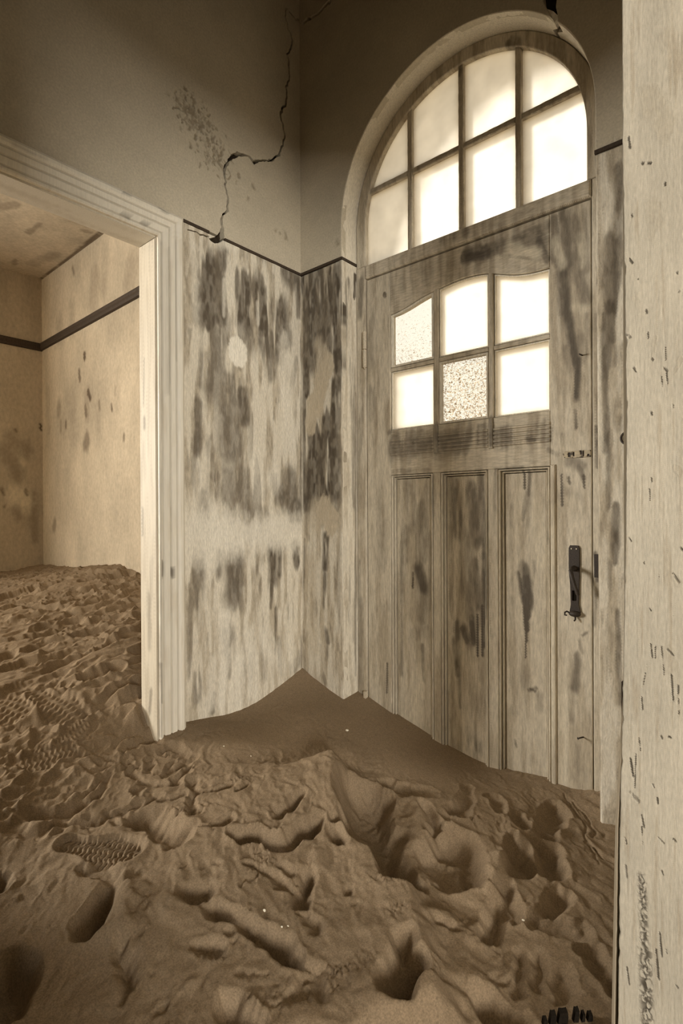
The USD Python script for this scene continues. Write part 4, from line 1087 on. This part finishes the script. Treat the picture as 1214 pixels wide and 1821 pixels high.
# ------------------------------------------------------------------ the sand drift
from scipy.interpolate import RBFInterpolator, RegularGridInterpolator
CTRL = np.array([
    (0, -.628, .495), (0, -.473, .469), (0, -.317, .474), (0, -.145, .518), (0, 0, .566), (.03, -.785, .472), (.03, -.69, .490), (-.105, -.797, .560), (-.07, -.797, .515), (-.02, -.797, .492),
    (.123, 0, .516), (.283, 0, .466), (1.385, 0, .321), (1.42, 0, .326), (1.6, 0, .33), (.263, .108, .483), (.321, .108, .469), (.462, .108, .424), (.58, .108, .392), (.67, .108, .366), (.78, .108, .343), (.918, .108, .322), (.994, .108, .328), (1.169, .108, .346), (1.294, .108, .353), (1.347, .108, .37),
    (-3.35, 0, .879), (-2.6, 0, .90), (-1.91, 0, .962), (-1.6, 0, .925), (-1.0, 0, .82), (-.2, 0, .68), (-3.32, -.345, .835), (-3.32, -1.2, .80), (-3.3, -3, .7),
    (-1.2, -.8, .76), (-.6, -.95, .655), (-.6, -.4, .74), (-2.2, -.8, .84), (-2.6, -1.5, .8), (-1.5, -1.6, .70), (-.5, -1.6, .56), (-.1, -1.25, .485), (0.05, -1.7, .45), (-1.5, -3, .6), (0, -2.6, .45),
    (.2, -.52, .450), (.25, -.2, .462), (.35, -.7, .440), (.5, -.15, .412), (.45, -.45, .405), (.62, -.55, .398), (.9, -.15, .345), (1.2, -.2, .332), (1.5, -.4, .328), (.95, -.5, .325), (.75, -.40, .355), (.5, -1.0, .425), (.9, -1.1, .395), (1.35, -.85, .295), (1.6, -.8, .325), (1.2, -1.4, .375), (.5, -1.5, .395), (1.0, -1.8, .36), (1.8, -1.5, .35), (2.5, -2, .35), (5, -2, .2), (3, -4.5, .2), (5, 0, .2), (.15, -.9, .44), (.3, -1.2, .42)])
rbf = RBFInterpolator(CTRL[:, :2], CTRL[:, 2], kernel='thin_plate_spline', smoothing=2e-5)
gx, gy = np.linspace(-3.5, 5.2, 300), np.linspace(-4.8, .4, 200)
GXX, GYY = np.meshgrid(gx, gy, indexing='ij')
base_z = RegularGridInterpolator((gx, gy), rbf(np.stack([GXX.ravel(), GYY.ravel()], 1)).reshape(GXX.shape), method='linear', bounds_error=False, fill_value=.3)


def on_sand(px, py):
    """the point of the smooth drift measured at a pixel of the photograph"""
    w = ray(px, py)
    lo, hi = 0.2, 8.0
    ts = np.linspace(lo, hi, 400)
    p = CAM + ts[:, None] * w
    g = p[:, 2] - base_z(p[:, :2])
    k = int(np.argmax(g < 0)) if (g < 0).any() else 399
    t = ts[k - 1] + (ts[k] - ts[k - 1]) * g[k - 1] / max(g[k - 1] - g[k], 1e-9)
    return (CAM + t * w)[:2]


def spaced(*parts):
    out = [np.arange(a, b, s) for a, b, s in parts]
    a = np.sort(np.concatenate(out))
    return a[np.concatenate([[True], np.diff(a) > 1e-3])]


xs = spaced((-3.45, -1.6, .014), (-1.6, -1.25, .010), (-1.25, -.3, .0070), (-.3, 1.72, .0040), (1.72, 1.85, .01), (1.85, 5.1, .08))
ys = spaced((-4.7, -2.4, .09), (-2.4, -1.75, .03), (-1.75, .165, .0043))
SX, SY = np.meshgrid(xs, ys, indexing='ij')
Q = np.stack([SX.ravel(), SY.ravel()], 1)
H0 = base_z(Q)
near = lambda x, y: np.stack([x, y, x * 0], 1)
wx = fbm(near(Q[:, 0] * 9, Q[:, 1] * 9), 3, 31) - .5
wy = fbm(near(Q[:, 0] * 9 + 40, Q[:, 1] * 9), 3, 32) - .5
wx2 = fbm(near(Q[:, 0] * 34, Q[:, 1] * 34), 2, 35) - .5
wy2 = fbm(near(Q[:, 0] * 34 + 40, Q[:, 1] * 34), 2, 36) - .5
W = Q + np.stack([wx, wy], 1) * .075 + np.stack([wx2, wy2], 1) * .020                # gently bent coordinates, so that prints are not drawn with a ruler
rim_n = np.clip(fbm(near(Q[:, 0] * 11 + 7, Q[:, 1] * 11), 2, 37) * 3.2 - 1.1, 0, 1.4)
fine_n = fbm(near(Q[:, 0] * 55, Q[:, 1] * 55), 4, 33) - .5
H = np.zeros(len(Q))
rough = np.zeros(len(Q))                            # where the crust is broken up


def box_of(pts, pad):
    pts = np.asarray(pts)
    return np.nonzero((Q[:, 0] > pts[:, 0].min() - pad) & (Q[:, 0] < pts[:, 0].max() + pad) & (Q[:, 1] > pts[:, 1].min() - pad) & (Q[:, 1] < pts[:, 1].max() + pad))[0]


def seg_dist(P, a, b):
    d = b - a
    t = np.clip(((P - a) @ d) / max(d @ d, 1e-12), 0, 1)
    return np.linalg.norm(P - a - t[:, None] * d, axis=1), t


def dent(a, b, w, depth, rim=.3, wall=.45, tilt=0.0, ragged=.25, fn=0.0):
    """a trodden hollow from a to b (metres): half width w, depth, a pushed-up rim; tilt deepens the far end"""
    global H
    a, b = np.asarray(a), np.asarray(b)
    k = box_of([a, b], w * 3)
    d, t = seg_dist(W[k], a, b)
    r = d / w + ragged * min(1.0, .024 / w) * fine_n[k] * 2
    bowl = np.clip(1 - r * r, 0, 1)
    inside = np.sqrt(bowl)
    lip = np.exp(-np.abs(r - 1.0) / .30) * np.where(r < 1, .6, 1)
    H[k] = H[k] * (1 - .75 * inside) - depth * (1 + tilt * (t - .5) * 2) * bowl ** (.5 + .5 * wall) + rim * depth * lip * rim_n[k] * (1 + fine_n[k])


def pit(px0, px1, w_px, depth, **kw):
    a, b = on_sand(*px0), on_sand(*px1)
    c = on_sand((px0[0] + px1[0]) / 2 + w_px, (px0[1] + px1[1]) / 2); m0 = on_sand((px0[0] + px1[0]) / 2, (px0[1] + px1[1]) / 2)
    dent(a, b, np.linalg.norm(c - m0), depth, **kw)


def crest(pix, h, w_left, w_right, fade=.12):
    """a sharp-backed ridge along a line of pixels; left and right of the walking direction fall off over their own widths"""
    global H
    L = np.array([on_sand(*p) for p in pix])
    k = box_of(L, 3 * max(w_left, w_right))
    P = W[k]
    best = np.full(len(k), 9.0); side = np.zeros(len(k)); along = np.zeros(len(k))
    tot = 0
    for a, b in zip(L[:-1], L[1:]):
        d, t = seg_dist(P, a, b)
        s = (b[0] - a[0]) * (P[:, 1] - a[1]) - (b[1] - a[1]) * (P[:, 0] - a[0])
        ln = np.linalg.norm(b - a)
        m_ = d < best
        best[m_] = d[m_]; side[m_] = s[m_]; along[m_] = tot + t[m_] * ln
        tot += ln
    e = smooth01(along / fade + .15) * smooth01((tot - along) / fade + .15)
    w = np.where(side > 0, w_left, w_right)
    q = np.sqrt(best ** 2 + .006 ** 2) - .006
    H[k] += h * e * np.exp(-(q / w) ** 1.25)


def shoe(px_heel, px_toe, w_px, depth, bars, sole=True):
    """a crisp shoe print: sunken sole with ribs of the given spacing (metres) across it"""
    global H
    a, b = on_sand(*px_heel), on_sand(*px_toe)
    mx, my = (px_heel[0] + px_toe[0]) / 2, (px_heel[1] + px_toe[1]) / 2
    w = np.linalg.norm(on_sand(mx, my + w_px) - on_sand(mx, my)) * .8
    k = box_of([a, b], w * 3)
    d, t = seg_dist(Q[k], a, b)
    ww = w * (.82 + .25 * np.sin(t * 5.2 + .3))
    r = d / ww + fine_n[k] * .12
    ins = smooth01((1.12 - r) / .24)
    ax = (b - a) / np.linalg.norm(b - a); nx = np.array([-ax[1], ax[0]])
    u = (Q[k] - a) @ ax; v_ = (Q[k] - a) @ nx
    ribs = np.sin((u + .25 * np.abs(v_) + .004 * np.sin(v_ * 200)) * 2 * math.pi / bars)
    H[k] = H[k] * (1 - .8 * ins) - depth * ins + .0034 * ribs * ins + depth * .5 * np.exp(-((r - 1.25) / .2) ** 2)


# broad swells
H += .020 * (fbm(near(Q[:, 0] * 3.2, Q[:, 1] * 3.2), 3, 41) - .5)
pile = smooth01((Q[:, 1] + .33) / .2) * smooth01((1.25 - Q[:, 0]) / .5) * (Q[:, 0] > -.02)        # the wind-smoothed drift against door and corner
pile = np.maximum(pile, np.exp(-((Q[:, 0] - .22) ** 2 + (Q[:, 1] + .45) ** 2) / .045))
pile = np.maximum(pile, smooth01((.13 - Q[:, 0]) / .10) * (Q[:, 1] > -.70) * (Q[:, 0] > -.02))
calm = 1 - np.clip(pile, 0, 1)

# -- left room and doorway: countless old prints, drawn out across the slope
rs = np.random.default_rng(17)
for k in range(430):
    x, y = rs.uniform(-3.3, -.05), -rs.uniform(.04, 1) ** 1.0 * 2.3
    if y > -.10 and x > -2.6 + 0 and rs.uniform() < .6:
        continue
    ang = rs.normal(math.radians(78), .30)           # long axis roughly along the slope's contour
    ln = rs.uniform(.05, .14); w = rs.uniform(.024, .046)
    d = np.array([math.cos(ang), math.sin(ang)]) * ln
    dent(np.array([x, y]) - d, np.array([x, y]) + d, w, rs.uniform(.010, .030), rim=rs.uniform(.3, .8), wall=.55, tilt=rs.uniform(-.6, .6), ragged=.35)
# trampled threshold: smaller, sharper, every way
for k in range(170):
    px, py = rs.uniform(-60, 330), rs.uniform(1225, 1470)
    if px > 250 and py < 1330:
        continue
    a = on_sand(px, py)
    ang = rs.uniform(0, math.pi); ln = rs.uniform(.015, .06)
    d = np.array([math.cos(ang), math.sin(ang)]) * ln
    dent(a - d, a + d, rs.uniform(.010, .026), rs.uniform(.006, .020), rim=rs.uniform(.3, .9), wall=.5, ragged=.5)
for px, py in [(150, 1300), (60, 1295)]:
    pit((px, py), (px + 30, py + 4), 16, .012, ragged=.6)

# -- the middle: ridge between two lanes of footprints
crest([(594, 1372), (602, 1380)], .02, .03, .05, .03)
crest([(592, 1366), (602, 1432), (634, 1484), (680, 1546), (714, 1598), (727, 1640), (742, 1712), (760, 1790), (790, 1850)], .072, .048, .19, .05)
pit((648, 1425), (672, 1500), 50, 0.0775, wall=.6, rim=.12)
pit((680, 1515), (712, 1575), 36, 0.0620, wall=.6, rim=.15)
crest([(742, 1400), (748, 1450), (746, 1500), (752, 1535)], .026, .05, .03, .06)
pit((720, 1412), (752, 1406), 22, 0.0186)
pit((805, 1500), (830, 1550), 40, 0.0527, wall=.6, rim=.35)
pit((770, 1530), (800, 1570), 26, 0.0341, wall=.6, rim=.3)
crest([(905, 1500), (885, 1560), (862, 1596)], .024, .03, .05, .04)
pit((915, 1500), (928, 1545), 24, 0.0496, wall=.55, rim=.4)
pit((965, 1510), (980, 1545), 26, 0.0527, wall=.55, rim=.35)
pit((985, 1440), (972, 1480), 20, 0.0341, rim=.4)
pit((925, 1450), (940, 1470), 16, 0.0279, rim=.4)
pit((1000, 1590), (985, 1620), 18, 0.0310, rim=.4)
pit((905, 1580), (925, 1625), 18, 0.0279, rim=.4)
pit((890, 1610), (860, 1650), 26, 0.0310, rim=.3)
pit((830, 1400), (812, 1440), 18, 0.0279, rim=.45)
pit((760, 1440), (770, 1475), 14, 0.0186, rim=.7)
pit((700, 1410), (690, 1395), 16, 0.0186, rim=.5)
pit((880, 1420), (890, 1440), 14, 0.0155, rim=.5)
crest([(757, 1625), (800, 1655), (828, 1684), (842, 1730), (848, 1780)], .024, .035, .07, .05)
pit((720, 1750), (712, 1775), 36, 0.0527, wall=.7, rim=.2)
pit((870, 1790), (905, 1815), 30, 0.0465, wall=.7, rim=.3)
pit((965, 1640), (1030, 1660), 26, 0.0217, wall=.8)
pit((1050, 1700), (1075, 1760), 26, 0.0279, wall=.8)
pit((1000, 1730), (1010, 1780), 14, 0.0186)
pit((960, 1700), (975, 1760), 12, 0.0155)
pit((925, 1690), (930, 1760), 13, 0.0155)
# -- left foreground
pit((415, 1490), (515, 1505), 17, 0.0465, wall=.6, rim=.35, tilt=-.2)
pit((520, 1488), (552, 1478), 16, 0.0341, wall=.6, rim=.45)
pit((335, 1580), (345, 1584), 28, 0.0403, wall=.7, rim=.25)
pit((365, 1612), (470, 1668), 19, 0.0465, wall=.65, rim=.25, tilt=.3)
pit((470, 1668), (518, 1710), 22, 0.0620, wall=.6, rim=.3, tilt=.2)
pit((270, 1455), (320, 1478), 34, 0.0465, wall=.65, rim=.4)
pit((205, 1570), (175, 1610), 16, .045, wall=.7, rim=.2, ragged=.6)
pit((190, 1590), (150, 1655), 22, 0.0775, wall=.7, rim=.12)
crest([(238, 1565), (228, 1600), (214, 1640), (206, 1680)], .030, .03, .05, .05)
pit((208, 1680), (214, 1750), 12, 0.0310, wall=.8)
pit((350, 1680), (375, 1690), 18, 0.0217, rim=.5)
pit((430, 1810), (450, 1835), 34, 0.0527, wall=.7)
pit((20, 1700), (10, 1800), 34, 0.0775, wall=.7)
pit((0, 1565), (8, 1580), 18, 0.0465, rim=.5)
pit((60, 1440), (130, 1430), 22, 0.0310, rim=.4)
pit((15, 1470), (70, 1480), 24, 0.0279, rim=.4)
crest([(285, 1655), (300, 1630), (312, 1600)], .016, .03, .03, .04)
crest([(352, 1392), (384, 1386), (420, 1384), (436, 1400)], .010, .02, .008, .02)
pit((364, 1404), (412, 1402), 4, 0.0139, wall=.6, rim=.4)
pit((520, 1430), (495, 1455), 8, 0.0186, rim=.6)
pit((400, 1455), (385, 1470), 12, 0.0155, rim=.5)
pit((590, 1500), (610, 1512), 10, 0.0124, rim=.6)
pit((590, 1480), (612, 1474), 6, 0.0093, rim=.6)
pit((548, 1560), (532, 1610), 12, 0.0341, wall=.6, rim=.35)
pit((440, 1545), (520, 1570), 10, 0.0155, wall=.6, rim=.6, ragged=.8)
pit((335, 1385), (350, 1440), 10, 0.0155, rim=.6)
pit((160, 1540), (210, 1555), 16, 0.0217, rim=.6)
pit((95, 1462), (190, 1455), 13, 0.0248, rim=.4)
# small trodden marks scattered over the hall
for k in range(45):
    px, py = rs.uniform(180, 1090), rs.uniform(1360, 1821)
    if 560 < px < 760 and py < 1500:
        continue
    a = on_sand(px, py)
    ang = rs.uniform(0, math.pi); ln = rs.uniform(.004, .03)
    d = np.array([math.cos(ang), math.sin(ang)]) * ln
    dent(a - d, a + d, rs.uniform(.005, .016), rs.uniform(.002, .007), rim=rs.uniform(.4, 1.0), wall=.5, ragged=.6)
# relief of the sand itself
left = smooth01((.25 - Q[:, 0]) / .4)
H += .008 * (fbm(near(W[:, 0] * 14, W[:, 1] * 14), 4, 43) - .5) * calm
rid = 1 - np.abs(2 * fbm(near(W[:, 0] * 22 + 5, W[:, 1] * 8), 3, 45) - 1)
H += .022 * (rid - .75) * left
keep = 1 - smooth01(pile * 1.3) * .8
H = H * np.maximum(keep, smooth01((Q[:, 0] * -1 - .0) / .1))
# loose sand slides until no slope is steeper than its angle of repose
Zg = (H0 + H).reshape(len(xs), len(ys))
dxs, dys = np.diff(xs)[:, None] * .78, np.diff(ys)[None] * .78
for it in range(14):
    e = np.diff(Zg, axis=0); e = np.sign(e) * np.maximum(np.abs(e) - dxs, 0) * .3
    Zg[:-1] += e; Zg[1:] -= e
    e = np.diff(Zg, axis=1); e = np.sign(e) * np.maximum(np.abs(e) - dys, 0) * .3
    Zg[:, :-1] += e; Zg[:, 1:] -= e
H = Zg.ravel() - H0
# crisp details pressed into the damp crust
shoe((122, 1268), (66, 1232), 24, .012, .027)
shoe((22, 1262), (-40, 1240), 24, .012, .027)
shoe((140, 1290), (110, 1318), 22, .008, .016)
shoe((60, 1350), (118, 1330), 24, .010, .018)
shoe((222, 1512), (122, 1500), 27, .013, .0155)
for a, b in [((1005, 1412), (1068, 1527)), ((1022, 1420), (1060, 1490)), ((1040, 1480), (1062, 1545))]:
    pit(a, b, 3.2, .005, wall=.8, rim=.5, ragged=.1)
# dried crust broken into little polygons
from scipy.spatial import cKDTree
cell = np.random.default_rng(23).uniform((-.1, -1.6), (1.7, .1), (int(1.8 * 1.7 / .016 ** 2), 2))
tree = cKDTree(cell)
for (px, py, ax, ay, dep) in [(460, 1528, 50, 30, .0050), (545, 1570, 34, 40, .0060), (600, 1760, 45, 50, .0050), (690, 1600, 60, 16, .0040), (700, 1660, 36, 20, .0040), (775, 1755, 22, 34, .0060), (370, 1695, 34, 20, .0050), (330, 1440, 50, 22, .0045), (500, 1790, 90, 26, .0035), (395, 1395, 60, 12, .0035), (650, 1740, 60, 40, .003), (880, 1700, 40, 60, .003)]:
    c = on_sand(px, py); ex = on_sand(px + ax, py) - c; ey = on_sand(px, py + ay) - c
    k = box_of([c - ex - ey, c + ex + ey, c - ex + ey, c + ex - ey], .03)
    uv = np.linalg.solve(np.stack([ex, ey], 1), (Q[k] - c).T).T
    msk = smooth01(1.5 - np.linalg.norm(uv, axis=1) * 1.5 + rim_n[k] * .5 - .2 + fine_n[k])
    dd, _ = tree.query(W[k], k=2)
    gap = dd[:, 1] - dd[:, 0]
    H[k] += msk * dep * (.35 * fine_n[k] * 2 - smooth01(1 - gap / .0055))
# wind- and foot-smeared relief of the open floor
sm = fbm(near((W[:, 0] * .84 - W[:, 1] * .54) * 12, (W[:, 0] * .54 + W[:, 1] * .84) * 34), 4, 61)
cr = 1 - np.abs(2 * fbm(near(W[:, 0] * 38, W[:, 1] * 38 + 9), 3, 63) - 1)
H += .005 * (cr - .8) * calm * (.3 + rim_n) * smooth01((Q[:, 0] + .1) / .3)
H += .012 * (sm - .5) * calm * smooth01((Q[:, 0] + .1) / .3)
H += .0012 * fine_n * (.3 + .7 * calm)
Z = H0 + H
nx_, ny_ = len(xs), len(ys)
i, j = np.meshgrid(np.arange(nx_ - 1), np.arange(ny_ - 1), indexing='ij')
q0 = (i * ny_ + j).ravel()
F = np.concatenate([np.stack([q0, q0 + ny_, q0 + 1], 1), np.stack([q0 + 1, q0 + ny_, q0 + ny_ + 1], 1)])
V = np.stack([Q[:, 0], Q[:, 1], Z], 1)
nzc = fbm(near(Q[:, 0] * 4, Q[:, 1] * 4), 4, 51); nzf = fbm(near(Q[:, 0] * 160, Q[:, 1] * 160), 2, 52)
SAND = np.array([.24, .178, .115])
st = SAND[None] * (1 + .25 * (nzc - .5) + .22 * (nzf - .5))[:, None]
sd = put('sand_drift', (V, F), 'sand', smooth=True, tint=st, label='rippled brown sand drifted through the rooms, trodden full of footprints', category='sand', kind='stuff')
sand_h = RegularGridInterpolator((xs, ys), Z.reshape(nx_, ny_), bounds_error=False, fill_value=.3)


def rest(px, py):
    x, y = on_sand(px, py)
    return x, y, float(sand_h([[x, y]])[0])


# pale grit lying on the sand, and a splintered board end standing in it
PEB = ['largest pale pebble, on the smooth sand slope below the corner of the walls', 'round white pebble beside the long diagonal footprint, larger than the pair near it', 'left one of a pair of white specks beside the long diagonal footprint', 'right one of a pair of white specks beside the long diagonal footprint',
       'pale pebble on the trampled sand in front of the lock side of the door', 'white speck on the smooth sand in front of the peeling wall, farther from the casing', 'white speck on the smooth sand near the foot of the door casing', 'white speck close to the parallel scratches near the doorpost']
for k, (px, py, r) in enumerate([(617, 1300, .0055), (470, 1621, .0035), (501, 1654, .0022), (512, 1653, .002), (930, 1635, .003), (446, 1345, .0022), (398, 1327, .0025), (966, 1489, .0022)]):
    x, y, z = rest(px, py)
    g = trimesh.creation.icosphere(2, r); g.vertices *= (1.3, .9, .7)
    g.vertices += (noise(g.vertices * 300 + k) - .5)[:, None] * r * .5
    g.apply_translation((0, 0, r * .5))
    t_ = thing('pebble', PEB[k], 'pebble', group='pale pebbles on the sand', loc=(x, y, z))
    put('stone', g, 'pebble', t_, smooth=True)
x, y, z = rest(1015, 1812)
bd = thing('splintered_board', 'black charred board end with splintered tips standing in the sand beside the doorpost', 'board', loc=(x, y, z))
dx = RT[:2] / np.linalg.norm(RT[:2])
for k, (u, h, w) in enumerate([(-.040, .026, .010), (-.020, .032, .016), (.006, .036, .008), (.020, .026, .005), (.034, .024, .008), (-.055, .010, .007)]):
    pr = Polygon([(u - w * .8, -.12), (u + w * .8, -.12), (u + w * .55, h * .6), (u + w * .4, h), (u - w * .1, h * .93), (u - w * .55, h * .97), (u - w * .6, h * .5)])
    g = trimesh.creation.extrude_polygon(pr, .010, engine='earcut')
    M = np.eye(4); M[:3, 0] = (dx[0], dx[1], 0); M[:3, 1] = (-.25 * -dx[1], -.25 * dx[0], .97); M[:3, 2] = np.cross(M[:3, 0], M[:3, 1])
    g.apply_transform(M)
    put('splinter', g, 'charred', bd)

# ------------------------------------------------------------------ outside: bright desert ground in front of the door
put('ground', bx(-30, 30, .345, 60, -.6, -.02), 'ground_sand', label='bright desert ground outside the entrance door', category='ground', kind='structure')
